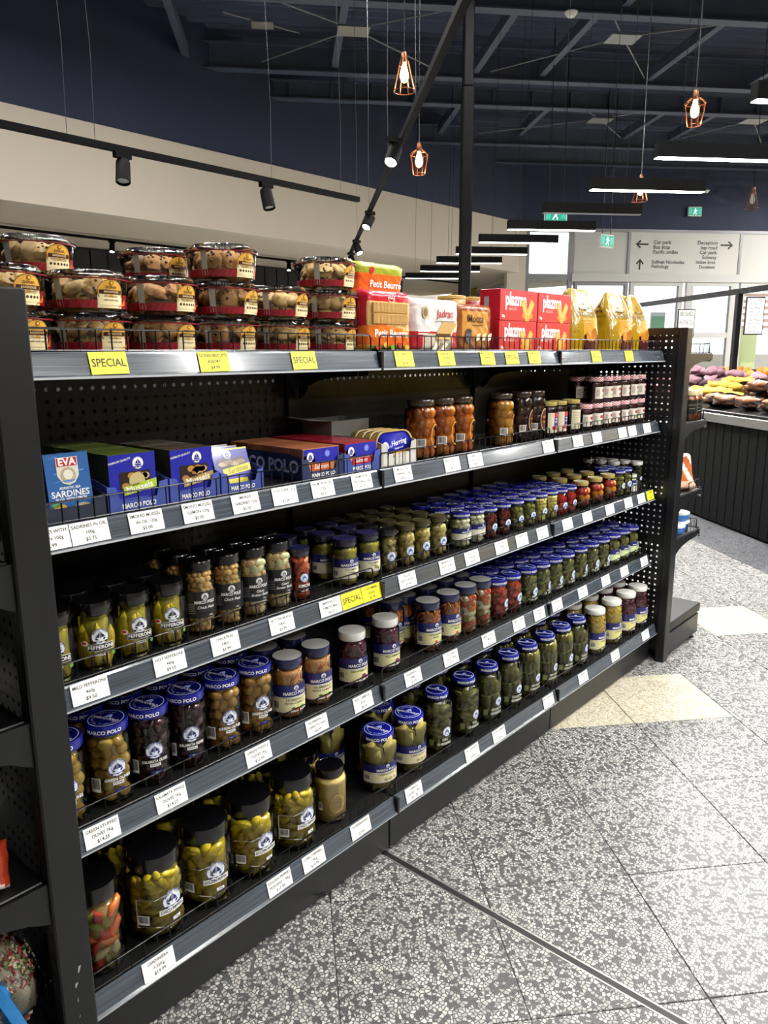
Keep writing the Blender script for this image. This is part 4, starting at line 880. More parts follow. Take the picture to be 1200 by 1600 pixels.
K('gherk', 'blue-lidded jar of small gherkins', .043, .134, (.039, .019, BLID, BLID, None, 1), (lin('#2e2c10'), (U_SPH, (.009, .009, .02), gk, 'rand', .85, '')), lab_gherk('BABY'), .016)
K('okra', 'blue-lidded jar of green salad with green label', .043, .134, (.039, .019, BLID, BLID, None, 1), (lin('#2e2e12'), (U_LMP[0], (.012, .008, .014), C_('#5c5a24', '#6d6a2c', '#4c4c1c'), 'rand', .85, '')), lab_marco('SALAD', None, '#cfe0a0', ((.2, -.3, .16, '#6fa03a'), (.0, -.34, .12, '#8fb84c'), (.34, -.3, .1, '#4f8030')), y0=.18, y1=.56, barc=False), .016)
# --- middle shelf
fy = C_('#b39c14', '#bfa81c', '#a28c10', '#c4b02c')
for kk, wd in (('feffm', 'MILD'), ('feffh', 'HOT')):
    K(kk, 'black-lidded jar of %s yellow fefferoni peppers' % wd.lower(), .0395, .132, (.035, .025, blk, blk), (lin('#6b6312'), (U_PEP, (.0098, .0098, .046), fy, 'v', .8, '*pepper')), lab_feff(wd), .01)
pea = C_('#b8955a', '#c4a266', '#a9864c'); bb = C_('#c6ad82', '#b99e70', '#d0b88e')
K('chick', 'black-lidded jar of chickpeas', .0355, .161, (.031, .02, blk, blk, 'ribbed'), (lin('#7a5c30'), (U_SPH, (.0063, .0063, .0066), pea, 'rand', .88, '')), lab_beans('Chick Peas', ''), .02)
K('butter', 'black-lidded jar of giant butter beans', .0355, .161, (.031, .02, blk, blk, 'ribbed'), (lin('#8a6d42'), (U_SPH, (.0085, .006, .0115), bb, 'rand', .85, '')), lab_beans('Giant', 'Butter Beans'), .02)
def lab_kim(L, r, hb): L.emblem(.01, hb*.5, .011, lin('#2c4f9a'), lin('#e2e8ee')); L.text('KIMCHI', .01, hb*.33, .0105, WHITE, 2, .02, maxw=.03); L.rect(.01, hb*.25, .022, .002, WHITE, 1); L.rect(.01, hb*.22, .018, .0016, WHITE, 1)
K('kimchi', 'single jar of orange-red kimchi', .0295, .13, (.0275, .018, lin('#2a2a55'), lin('#1a1a2c')), (lin('#6e2410'), (U_LMP[2], (.008, .005, .013), C_('#a03a18', '#b54c22', '#8c2c12', '#c0704a'), 'rand', .8, '')), lab_kim, .014)
dl = lin('#25254a')
K('cuc', 'dark-lidded jar of cucumber slices', .0355, .124, (.032, .018, lin('#33305e'), lin('#1c1b2e')), (lin('#3c3a10'), (U_LOW, (.012, .003, .012), C_('#77711f', '#6b661c', '#857e2a'), 'rand', .55, '')), lab_marco('CUCUMBER', 'SLICES', '#dcd8b8', ((.22, -.28, .12, '#8a8a3a'), (.32, -.36, .09, '#6f7430')), y0=.2, y1=.66), .016)
K('arti', 'jar of pale artichoke hearts', .0305, .118, (.028, .016, lin('#5d5536'), lin('#3a351f')), (lin('#6b5f28'), (U_LMP[0], (.009, .007, .013), C_('#aa9a58', '#b8a968', '#998848'), 'rand', .8, '')), lab_small(.006, .42, .0135), .014)
K('arti2', 'dark-lidded jar of grilled artichokes', .0305, .118, (.028, .016, lin('#1e1e20'), lin('#161618')), (lin('#5b4f22'), (U_LMP[1], (.009, .007, .013), C_('#8f8048', '#a08f56', '#6f6230'), 'rand', .8, '')), lab_small(.006, .42, .0135), .014)
K('onion', 'blue-lidded jar of white pickled onions', .036, .113, (.033, .017, BLID2, BLID, None, 1), (lin('#7f7a58'), (U_SPH, (.0095, .0095, .0095), C_('#b9b596', '#c6c2a4', '#aaa684'), 'rand', .85, '')), lab_marco('ONIONS', None, '#dcdac4', (), y0=.28, y1=.62, barc=False), .016)
K('redpep', 'blue-lidded jar of dark red peppers', .0325, .106, (.03, .017, BLID2, BLID, None, 1), (lin('#3c0b08'), (U_LMP[2], (.012, .006, .014), C_('#5c130d', '#6e1a12', '#4a0d09'), 'rand', .8, '')), lab_small(.006, .42, .0125), .014)
K('pepgrn', 'blue-lidded jar of green pickled peppers', .0335, .106, (.031, .017, BLID2, BLID, None, 1), (lin('#33330f'), (U_LMP[0], (.01, .007, .012), C_('#63611f', '#707028', '#53521a'), 'rand', .8, '')), lab_small(.006, .42, .0125), .014)
K('pepyel', 'blue-lidded jar of pale yellow pickle', .0325, .106, (.03, .017, BLID2, BLID, None, 1), (lin('#8a8038'), (U_LOW, (.006, .005, .008), C_('#aca05a', '#b9ad68', '#9c914a'), 'rand', .85, '')), lab_small(.006, .42, .0125), .014)
K('redbri', 'blue-lidded jar of bright red peppers', .0325, .102, (.03, .016, BLID2, BLID, None, 1), (lin('#7a0f0c'), (U_LMP[1], (.012, .006, .014), C_('#97170f', '#a81f15', '#85110b'), 'rand', .8, '')), lab_small(.006, .42, .0125), .014)
gold = lin('#a08c4c')
K('bulb', 'round gold-lidded jar of red stuffed peppers', .043, .104, (.03, .015, lin('#cfc49a'), gold), (lin('#5c1008'), (U_SPH, (.015, .012, .014), C_('#a3260f', '#8e1c0c', '#d07818', '#b23412'), 'rand', .8, '')), None, .02, 'bulb')
K('pesto', 'blue-lidded jar of green olives in brine', .033, .112, (.031, .016, BLID2, BLID, None, 1), (lin('#3c3a12'), (U_SPH, (.008, .008, .009), C_('#6b6a28', '#7a7630', '#5a5a20'), 'rand', .85, '')), lab_small(.006, .45, .013), .014)
K('capers', 'slim white-lidded jar of dark capers', .0255, .125, (.025, .015, wl, lin('#d0cfc8')), (lin('#1d1c0f'), (U_LOW, (.005, .004, .005), C_('#34331c', '#3f3d22', '#2a2916'), 'rand', .85, '')), lab_small(.006, .45, .009), .012)
K('horses', 'small jar with white label and blue base', .0285, .075, (.026, .012, wl, lin('#d0cfc8')), (lin('#8c8a70'),), lab_marco('SAUCE', None, '#e4e2d4', (), y0=.05, y1=.75, barc=False), .01)
# --- second-highest shelf
orr = C_('#a8560e', '#b56414', '#984a0a', '#c07420')
tl = lin('#3a2e22')
def lab_fruit(L, r, hb): L.bars(-.02, hb*.3, .026, .024, 0); L.ring(.03, hb*.42, .02, .002, lin('#d9a848'), 0, 24, 1.7)
K('peach', 'tall jar of orange peach halves', .046, .166, (.039, .016, tl, tl), (lin('#8a4a10'), (U_BIG, (.0155, .011, .0165), orr, 'rand', .8, '*peach_half')), lab_fruit, .022)
K('apricot', 'tall jar of golden apricot halves', .046, .166, (.039, .016, tl, tl), (lin('#8a5a14'), (U_BIG, (.0155, .011, .0165), C_('#9c6812', '#a8761c', '#8c5a0e'), 'rand', .8, '*apricot_half')), lab_fruit, .022)
def lab_plum(L, r, hb): L.disc(.022, hb*.45, .02, lin('#4a1c12'), 0, .036); L.ring(.022, hb*.45, .0215, .0018, lin('#c9b08a'), 1, 24, 1.75); L.text('Plums', .022, hb*.5, .01, lin('#d8792c'), 2, .02); L.text('Halves', .022, hb*.4, .009, lin('#d8792c'), 2, .02); L.bars(-.022, hb*.3, .022, .024, 0)
K('plum', 'tall jar of dark brown plums', .0415, .166, (.037, .016, lin('#2a1c16'), lin('#2a1c16')), (lin('#1c0b07'), (U_BIG, (.016, .012, .02), C_('#2c120b', '#381810', '#220e08'), 'rand', .8, '')), lab_plum, .03)
def lab_cherry(L, r, hb): L.rect(.012, hb*.45, .06, hb*.6, lin('#cfc3a8'), 0); L.rect(.02, hb*.55, .026, hb*.4, lin('#3e2a6c'), 1); L.rect(.02, hb*.68, .026, hb*.12, lin('#c2263a'), 2); L.disc(.006, hb*.3, .007, lin('#a3202c'), 2); L.disc(.018, hb*.28, .007, lin('#b22a32'), 2); L.disc(.03, hb*.32, .006, lin('#a3202c'), 2); L.text('WILD', .02, hb*.56, .007, WHITE, 3, .02); L.text('CHERRY', .02, hb*.47, .006, WHITE, 3, .02)
K('cherry', 'gold-lidded jar of cherry preserve', .035, .124, (.032, .014, lin('#c0ae6a'), gold), (lin('#1d0608'),), lab_cherry, .014)
def lab_back(L, r, hb):
    L.rect(.008, hb*.46, .05, hb*.6, lin('#c9c0a2'), 0)
    for k in range(9): L.rect(.006, hb*(.24+.055*k), .036, .0012, lin('#6d6650'), 1)
K('jamback', 'gold-lidded jar turned to show its cream back label', .036, .124, (.033, .014, lin('#c0ae6a'), gold), (lin('#160808'),), lab_back, .014)
def lab_jam(c):
    def f(L, r, hb): L.rect(.006, hb*.45, .062, hb*.5, lin('#cfc8bc'), 0); L.rect(.016, hb*.55, .02, hb*.12, lin('#b0252f'), 1); L.disc(.026, hb*.36, .008, lin(c), 1); L.disc(.014, hb*.32, .006, lin(c), 1); L.rect(-.014, hb*.45, .014, hb*.3, lin('#a9a296'), 1)
    return f
for kk, c, n_ in (('jamr', '#b02030', 'red'), ('jamg', '#7f9a3a', 'green'), ('jamd', '#5c1a2a', 'dark'), ('jamy', '#b9a83c', 'yellow')):
    K(kk, 'gingham-lidded jam jar with %s fruit label' % n_, .0335, .1, (.0325, .017, WHITE, WHITE, 'gingham'), (lin('#2a080c'),), lab_jam(c), .012)

PLACED = []
def put(kind, level, x, y, rows=1, dz=0.0, note='', rz=None, back=None):
    k = KINDS[kind]
    for q in range(rows):
        yy = y + q*(2*k['r']+.005) + (rng.uniform(0, .004) if q else 0)
        if yy + k['r'] > YBK-.016: break
        PLACED.append((level, kind, q, x+(rng.uniform(-.002, .002) if q else 0), yy, dz, note, (-.52 if x < .3 else -.36)+rng.uniform(-.14, .14) if rz is None else rz))
# bottom shelf
for kd, x, y, n in (('giard', -.823, .045, 2), ('chilli', -.69, .042, 2), ('golden', -.562, .042, 2), ('golden', -.434, .042, 2), ('chilli', -.303, .042, 2), ('horse', -.171, .04, 3), ('cableaf', .025, .045, 1), ('cableaf', .159, .045, 2), ('gh1', .294, .045, 2), ('gh1', .435, .043, 2), ('gh2', .562, .04, 2), ('gh2', .69, .038, 2), ('gh3', .81, .036, 2), ('gh3', .93, .034, 2), ('gh3', 1.05, .033, 2), ('gh2', 1.168, .032, 2), ('mustard', 1.33, .03, 2), ('mustard', 1.478, .028, 2), ('redcab2', 1.615, .026, 2), ('redcab2', 1.738, .026, 2)): put(kd, 1, x, y, n)
put('cableaf', 1, -.03, .2, 1)
# second-lowest shelf
for kd, x, n in (('stuffed', -.842, 2), ('stuffed', -.746, 2), ('kalamata', -.654, 2), ('kalamata', -.562, 2), ('whole', -.466, 2), ('whole', -.37, 2), ('sauer', -.266, 2), ('sauer', -.169, 2), ('redcab', -.034, 1), ('redcab', .102, 1), ('lithu', .298, 2), ('lithu', .4, 2), ('mixed', .493, 3), ('mixed', .577, 3), ('ajvar', .672, 3), ('ajvar', .762, 3), ('gherk', .868, 3), ('gherk', .962, 3), ('gherk', 1.055, 3), ('gherk', 1.15, 3), ('gherk', 1.255, 3), ('gherk', 1.358, 3), ('gherk', 1.455, 3), ('okra', 1.556, 3), ('okra', 1.65, 3), ('okra', 1.745, 3)): put(kd, 2, x, .084, n)
put('lithu', 2, .225, .17, 2)
# middle shelf
for kd, x, n in (('feffh', -.838, 2), ('feffm', -.757, 2), ('feffh', -.676, 2), ('feffh', -.596, 2), ('chick', -.517, 3), ('chick', -.443, 2), ('butter', -.37, 2), ('butter', -.297, 2), ('kimchi', -.227, 1), ('cuc', -.067, 4), ('cuc', .019, 4), ('arti2', .101, 4), ('arti', .178, 4), ('arti', .25, 4), ('arti', .328, 4), ('onion', .443, 4), ('onion', .521, 4), ('redpep', .598, 4), ('redpep', .68, 4), ('pepgrn', .76, 4), ('pepgrn', .84, 4), ('pepyel', .921, 4), ('pepyel', .996, 4), ('redbri', 1.069, 3), ('redbri', 1.14, 3), ('bulb', 1.237, 3), ('bulb', 1.355, 3), ('bulb', 1.468, 3), ('pesto', 1.562, 2), ('pesto', 1.632, 2), ('horses', 1.698, 1), ('capers', 1.756, 4)): put(kd, 3, x, .074, n)
for y in (.15, .21, .27): put('capers', 3, 1.69, y)
put('cuc', 3, -.16, .2, 2)
# second-highest shelf
for kd, x, n in (('peach', .252, 1), ('peach', .345, 1), ('peach', .44, 1), ('apricot', .661, 1), ('plum', .782, 1), ('plum', .868, 1), ('cherry', .965, 1), ('cherry', 1.037, 1), ('jamback', 1.135, 1)): put(kd, 4, x, .078, n)
for x, kd, n in ((1.253, 'jamd', 1), (1.34, 'jamg', 2), (1.425, 'jamy', 2), (1.497, 'jamr', 2), (1.583, 'jamr', 2), (1.665, 'jamg', 2), (1.74, 'jamr', 2)):
    put(kd, 4, x, .085, n)
    if x > 1.3: put(kd, 4, x-.004, .086, n, .1003, 'upper')
# build them
cnt = {}; tot = {}
ROWS = ('front row', 'second row', 'third row', 'fourth row')
PLACED.sort(key=lambda p: (p[0], p[6], p[2], p[3]))
for p in PLACED: tot[(p[0], p[1], p[2], p[6])] = tot.get((p[0], p[1], p[2], p[6]), 0)+1
for level, kind, row, x, y, dz, note, rz in PLACED:
    k = KINDS[kind]; key = (level, kind, row, note); i = cnt.get(key, 0); cnt[key] = i+1
    lab = k['desc'] + (', %s from left' % ORD[i] if tot[key] > 1 else '') + ', ' + (note + ' ' if note else '') + ROWS[row] + ', ' + SN[level]
    t = thing('food_jar', lab, 'jar', (x, y, DK_[level]+.0005+dz), rz, 'jars on the ' + SN[level])
    made = {}
    for nm, me, par, X, tg in k['parts']:
        if row and nm in ('lid_print',) and row > 1: continue
        o = ob(nm, me, made[par] if par else t, X=X, **tg) if X is not None else ob(nm, me, made[par] if par else t, **tg)
        made.setdefault(nm, o)
# ------------------------------------------------------------------ top shelf: tubs of cookies
Z5 = DK_[5]+.0005
RB, RT, HT = .068, .0735, .0735
tub_m = MB().lathe([(0, .002), (RB*.9, .0015), (RB, .005), (RT, .055), (RT, .058), (RT+.003, .0585), (RT+.003, .061)], 36).mesh('tub', mCLEAR, smooth=40)
tl_ = MB().lathe([(RT+.0036, .0575), (RT+.0042, .0615), (RT+.001, .0635), (RT-.004, .0635), (RT-.006, .068), (RT-.012, HT-.0015), (RT-.018, HT-.001), (0, HT-.001)], 36)
for k in range(36):           # ribs moulded into the lid edge
    a = 2*PI*k/36; tl_.tube(((RT-.005)*math.cos(a), (RT-.005)*math.sin(a), .0638), ((RT-.011)*math.cos(a), (RT-.011)*math.sin(a), HT-.002), .0012, 4)
tl_ = tl_.mesh('lid', mCLEAR, smooth=50)
rim_m = MB().lathe([(RT+.0034, .0552), (RT+.0036, .0572), (RT+.0005, .0578)], 36, lin('#7d1420')).mesh('red_rim', mGLOSSP, smooth=50)
def wrap_cone(L, mb, th=0):
    for v, f, c, l in L.i:
        out = []
        for x, y in v: q = RB+(RT-RB)*max(0, y-.005)/.05+.0006+.00025*l; out.append((q*math.sin(x/.07+th), -q*math.cos(x/.07+th), y))
        mb.add(out, f, c)
    return mb
def tub_label(var):
    L = Lab(); RED = lin('#8c1220'); L.rect(-.01, .0125, .25, .014, RED, 0)
    for k in range(20): L.poly([(-.13+k*.012, .0055), (-.1285+k*.012, .0055), (-.1215+k*.012, .0195), (-.123+k*.012, .0195)], lin('#a83240'), 1)
    Y_ = lin('#d9a441'); cr = lin('#e7d6a8')
    L.rect(.03, .0175, .052, .024, cr, 2); L.poly([(.056, .0055), (.075, .0055), (.075, .03), (.06, .03)], RED, 1)
    L.disc(.03, .034, .0265, Y_, 3, .0215, 26); L.ring(.03, .034, .0262, .0012, lin('#6b4a22'), 4, 28, .81); L.rect(.03, .0175, .05, .014, cr, 5)
    L.disc(.03, .049, .0042, lin('#6b3a1c'), 6, None, 10); L.disc(.03, .049, .0026, Y_, 7, None, 10); L.text('DONIA', .03, .0415, .0068, lin('#3a2312'), 6, .02)
    L.rect(.03, .0335, .045, .007, lin('#3f1d16'), 6); L.text('BAKEHOUSE', .03, .0335, .0052, lin('#e0c890'), 7, .01)
    if var: L.text('Old tradition', .03, .026, .0052, lin('#3a2312'), 6, .01); L.text('with fresh taste', .03, .0195, .0048, lin('#3a2312'), 6, .01)
    else:
        L.rect(.03, .0275, .036, .0012, lin('#6b5a3a'), 6); L.rect(.03, .0248, .03, .0012, lin('#6b5a3a'), 6)
        for q in range(6): L.disc(.012+q*.0072, .0185, .0026, lin('#3a2a1a'), 6, None, 8)
    for q in range(4): L.poly([(.045+q*.003, .006+q*.0025), (.066, .012+q*.003), (.0665, .0145+q*.003), (.05+q*.003, .0095+q*.0025)], lin('#d9792c'), 6)
    return wrap_cone(L, MB()).mesh('label', mGLOSSP)
LBL = [tub_label(0), tub_label(1)]
seal = MB(); Ls = Lab(); Ls.rect(0, .033, .013, .05, lin('#a9ada2'), 0); wrap_cone(Ls, seal); seal = seal.mesh('seal_strip', mGLOSSP)
cookie_cols = C_('#a06a2e', '#b07c3c', '#84541e', '#b88a4a', '#764a20'); pale = C_('#bd9856', '#ad8646', '#c6a566')
def cookie(cols, seed):
    r_ = random.Random(seed); U = uv_unit(12, 7, lump(seed, .3)); mb = MB().unit(U, S(.0215, .0215, .0105), r_.choice(cols))
    if seed % 3 == 0:
        for k in range(6): a = r_.uniform(0, 6.3); q = r_.uniform(.004, .018); mb.unit(U_LOW, T(q*math.cos(a), q*math.sin(a), .0095) @ S(.003, .003, .002), lin('#3c2414'))
    return mb.mesh('cookie', mDRY, smooth=80)
CK = {0: [cookie(cookie_cols, i) for i in range(6)], 1: [cookie(pale, 20+i) for i in range(5)]}
def tub(x, y, lay, label, var, cook, rz):
    t = thing('cookie_tub', label, 'tub', (x, y, Z5+lay*(HT+.0004)), rz, 'clear tubs of cookies on the top shelf'); r_ = random.Random(int(x*1000)+lay*7+int(y*100))
    for k in range(9):
        a = 2*PI*k/9+r_.uniform(-.2, .2)
        if math.cos(a+PI/2+.85) < -.72: continue
        for q in (0, 1): ob('cookie', r_.choice(CK[cook]), t, X=T(.045*math.cos(a), .045*math.sin(a), .018+q*.024) @ Rm(a, 'Z') @ Rm(r_.uniform(.5, 1.25), 'Y') @ Rm(r_.uniform(-.3, .3), 'X'))
    for q in range(2): ob('cookie', r_.choice(CK[cook]), t, X=T(0, 0, .016+.026*q))
    ob('tub', tub_m, t); ob('lid', tl_, t); ob('red_rim', rim_m, t); ob('label', LBL[var], t); ob('seal_strip', seal, t, rot=(0, 0, -.9))
XS = (-.853, -.7, -.546, -.391, -.237, -.084)
LN = ('leftmost column', 'second column', 'third column', 'fourth column', 'fifth column', 'sixth column'); VN = ('bottom', 'middle', 'topmost')
for i, x in enumerate(XS):
    for lay in range(3 if i in (3, 5) else 2):
        tub(x+rng.uniform(-.004, .004), .108+rng.uniform(-.003, .003), lay, '%s clear tub of cookies in the %s of the front stacks' % (VN[lay], LN[i]), (1 if (i, lay) in ((1, 0), (1, 1), (2, 0), (0, 0)) else 0), 1 if i < 2 or i > 3 else 0, -.18+rng.uniform(-.14, .14))
for i, x in enumerate((-.72, -.455)):
    for lay in range(3): tub(x, .262, lay, '%s clear tub of cookies in the %s rear stack' % (VN[lay], ('left', 'right')[i]), 0, 1 if i == 0 else 0, -.2)

# ------------------------------------------------------------------ top shelf: packets
def pillow(w_, h_, d_, fn, nx=22, nz=26, name='wrapper', mat=None, crimp=.0, seed=1):
    """closed soft packet: front and back sheets bulging, pinched at the top and bottom seams; fn(u, v, front) gives the colour"""
    r_ = random.Random(seed); ph = [r_.uniform(0, 6) for _ in range(6)]; mb = MB()
    def bul(u, v):
        e = max(0, min(1, (1-abs(2*v-1))*6)); s = max(0, 1-abs(2*u-1)**6); return d_/2*(e**.5)*(s**.35) if crimp else d_/2*max(0, 1-abs(2*v-1)**14)**.5
    for fr in (0, 1):
        vs = []; 
        for j in range(nz+1):
            for i in range(nx+1):
                u, v = i/nx, j/nz; b = bul(u, v)+.0012*math.sin(9*u*PI+ph[0]+5*v)*math.sin(7*v*PI+ph[1]); yy = (-b if fr else b)
                vs.append(((u-.5)*w_*(1-(.03*math.sin(v*PI*2+ph[2])**2)), yy, v*h_))
        fs = []; 
        for j in range(nz):
            for i in range(nx):
                a = j*(nx+1)+i; q = (a, a+1, a+nx+2, a+nx+1); q = q if fr else q[::-1]
                mb.add([vs[k] for k in q], [(0, 1, 2, 3)], fn((i+.5)/nx, (j+.5)/nz, fr))
    return mb
def weld(me):
    import bmesh
    b = bmesh.new(); b.from_mesh(me); bmesh.ops.remove_doubles(b, verts=b.verts, dist=.00005); b.to_mesh(me); b.free(); return me
RED, ORG = lin('#b0182a'), lin('#d8591a')
def petit(u, v, fr):
    if v > .8: return RED
    if not fr: return lin('#8c1422')
    k = .4+.05*math.sin(u*5)
    if v > k: return lin('#c9a263') if .06 < u < .97 else RED
    if v < .13: return lin('#8f9a2c') if (int(u*9) % 3) else lin('#d8a02a')
    return lin('#d9701e') if v > .22 else lin('#d05a18')
def packet(name, label, x, y, z, w_, h_, d_, fn, L, seed, rot=(0, 0, 0), crimp=1, cat='packet', extra=None):
    t = thing(name, label, cat, (x, y, z), 0, rot=rot)
    me = weld(pillow(w_, h_, d_, fn, crimp=crimp, seed=seed).mesh('wrapper', mFOIL, smooth=70)); ob('wrapper', me, t)
    if L: ob('print', L.flat(MB(), face(0, -d_/2-.0022, 0), e=.0005).mesh('print', mGLOSSP), t)
    if extra: extra(t)
    return t
L = Lab(); L.text('Petit Beurre', .0, .046, .026, WHITE, 0, .015, maxw=.15); L.ring(.0, .134, .013, .001, WHITE, 0, 20, .75); L.text('Vincinni', 0, .134, .0075, WHITE, 0, .01, slant=.2)
for q in range(5): L.disc(-.05+q*.028, .012+.006*(q % 2), .01, (lin('#b5342a'), lin('#d9a63a'), lin('#7f9a30'))[q % 3], 0, .007, 9)
def bisc(t):
    for r_ in range(2):
        for k in range(26):
            if r_ == 0 and k % 1: continue
            ob('biscuit_edge', BE, t, (-.068+k*.0052, -.0325, .068+r_*.028+.014))
BE = MB().bbox(-.0017, .0017, -.004, .006, -.0125, .0125, .001, lin('#cfa868')).mesh('biscuit_edge', mDRY)
packet('biscuit_packet', 'red and orange petit beurre biscuit packet standing by the tubs', .085, .075, Z5, .185, .155, .064, petit, L, 3, extra=bisc)
L2 = Lab(); L2.text('Petit Beurre', .015, .05, .026, WHITE, 0, .015, maxw=.13); L2.disc(-.045, .085, .009, RED, 0)
packet('biscuit_packet', 'orange and green biscuit packet lying behind on top', .185, .2, Z5+.135, .2, .105, .06, lambda u, v, fr: lin('#8f9a2c') if v > .72 else (lin('#d8591a') if v > .3 else lin('#cf7a20')), L2, 5, (.12, 0, 0))
packet('biscuit_packet', 'red biscuit packet standing behind the petit beurre packet', .17, .205, Z5, .185, .134, .064, petit, None, 8)
def jad(u, v, fr): return lin('#c9c6c2') if v > .4 else (lin('#a3182a') if not (.2 < u < .8 and v < .33) else lin('#b8a89a'))
L = Lab(); L.text('Jadran', .03, .103, .03, lin('#a3142a'), 0, .014, maxw=.105, slant=.08); L.disc(-.06, .105, .013, lin('#a89a78'), 0, .017); L.disc(-.06, .105, .009, lin('#7a5a3c'), 1, .011); L.rect(.03, .083, .09, .0022, lin('#7a6a62'), 0)
L.poly([(-.01, .05), (.055, .05), (.085, .078), (.02, .082)], lin('#b8935a'), 0); L.poly([(-.01, .05), (.055, .05), (.055, .042), (-.01, .042)], lin('#4a2c1c'), 0); L.poly([(.055, .05), (.085, .078), (.085, .07), (.055, .042)], lin('#d8c09a'), 0); L.poly([(-.01, .041), (.055, .041), (.055, .034), (-.01, .034)], lin('#c9a468'), 0)
L.rect(-.065, .055, .05, .003, WHITE, 0); L.rect(-.07, .048, .04, .003, WHITE, 0)
for q in range(4): L.poly([(-.03+q*.02, .008), (-.015+q*.02, .004), (.005+q*.02, .022), (-.01+q*.02, .026)], (lin('#d9d2c4'), lin('#7a6a5c'))[q % 2], 0)
packet('wafer_packet', 'white and red Jadran wafer packet on the top shelf', .292, .072, Z5, .212, .143, .045, jad, L, 11)
def moc(u, v, fr):
    if v < .3: return lin('#6d3520') if int(u*8+v*9) % 2 else lin('#8a5a38')
    return lin('#b8823c') if .1 < u < .8 and v < .85 else lin('#8a4a22')
L = Lab(); L.text('Mocca', -.01, .095, .031, lin('#3a1a10'), 0, .018, maxw=.1); L.disc(-.045, .045, .016, lin('#4a4a52'), 0, .022); L.disc(-.045, .06, .014, lin('#23202a'), 1, .006); L.rect(.0, .077, .06, .0025, lin('#5a3a22'), 0)
for q in range(3): L.poly([(-.005+q*.03, .05), (.015+q*.03, .055), (.01+q*.03, .035), (-.008+q*.03, .03)], lin('#d8c8ac'), 0)
packet('wafer_packet', 'brown Mocca wafer packet on the top shelf', .492, .08, Z5, .178, .138, .045, moc, L, 13)
def plazma_mesh():
    w_, d_, h_ = .222, .075, .0945; b = MB().bbox(0, w_, 0, d_, 0, h_, .0015, lin('#b3182b'))
    L = Lab(); L.text('plazma', -.02, .017, .056, WHITE, 0, .03, maxw=.16, sx=.8); L.text('BISCUITS', -.038, -.012, .011, lin('#e8b0b0'), 0, .01); L.text('300g', -.093, -.034, .011, WHITE, 0, .02, sx=.8)
    for dx, an in ((.035, .5), (.062, -.55)):
        ca, sa = math.cos(an+PI/2), math.sin(an+PI/2); pts = [(-.033, -.013), (.033, -.013), (.036, 0), (.033, .013), (-.033, .013), (-.036, 0)]
        L.poly([(dx+x*ca-y*sa, -.014+x*sa+y*ca) for x, y in pts], lin('#d8933f'), 1); L.poly([(dx+x*.8*ca-y*.5*sa, -.013+x*.8*sa+y*.5*ca) for x, y in pts], lin('#e6ab5a'), 2)
    L.disc(.05, -.03, .035, lin('#d8721e'), 0, .012); L.disc(-.088, .037, .008, lin('#c9384a'), 0, .006)
    P = L.flat(MB(), face(w_/2, -.0001, h_/2)); Ls = Lab(); P2 = MB(); Ls.rect(0, -.0, .018, .06, lin('#9a9a9c'), 0)
    Ls.flat(P2, leftface(-.0001, .05, h_*.45)); return b.mesh('carton', mGLOSSP), P.mesh('print', mGLOSSP), P2.mesh('side_print', mGLOSSP)
PC, PP, PS = plazma_mesh()
for i, (x, y) in enumerate(((.6, .05), (.827, .05))):
    for lay in range(2):
        t = thing('biscuit_box', 'red plazma biscuit box, %s %s of four' % (('bottom', 'top')[lay], ('left', 'right')[i]), 'box', (x+lay*.002, y, Z5+lay*.095), 0, 'red biscuit boxes on the top shelf'); ob('carton', PC, t); ob('print', PP, t); ob('side_print', PS, t)
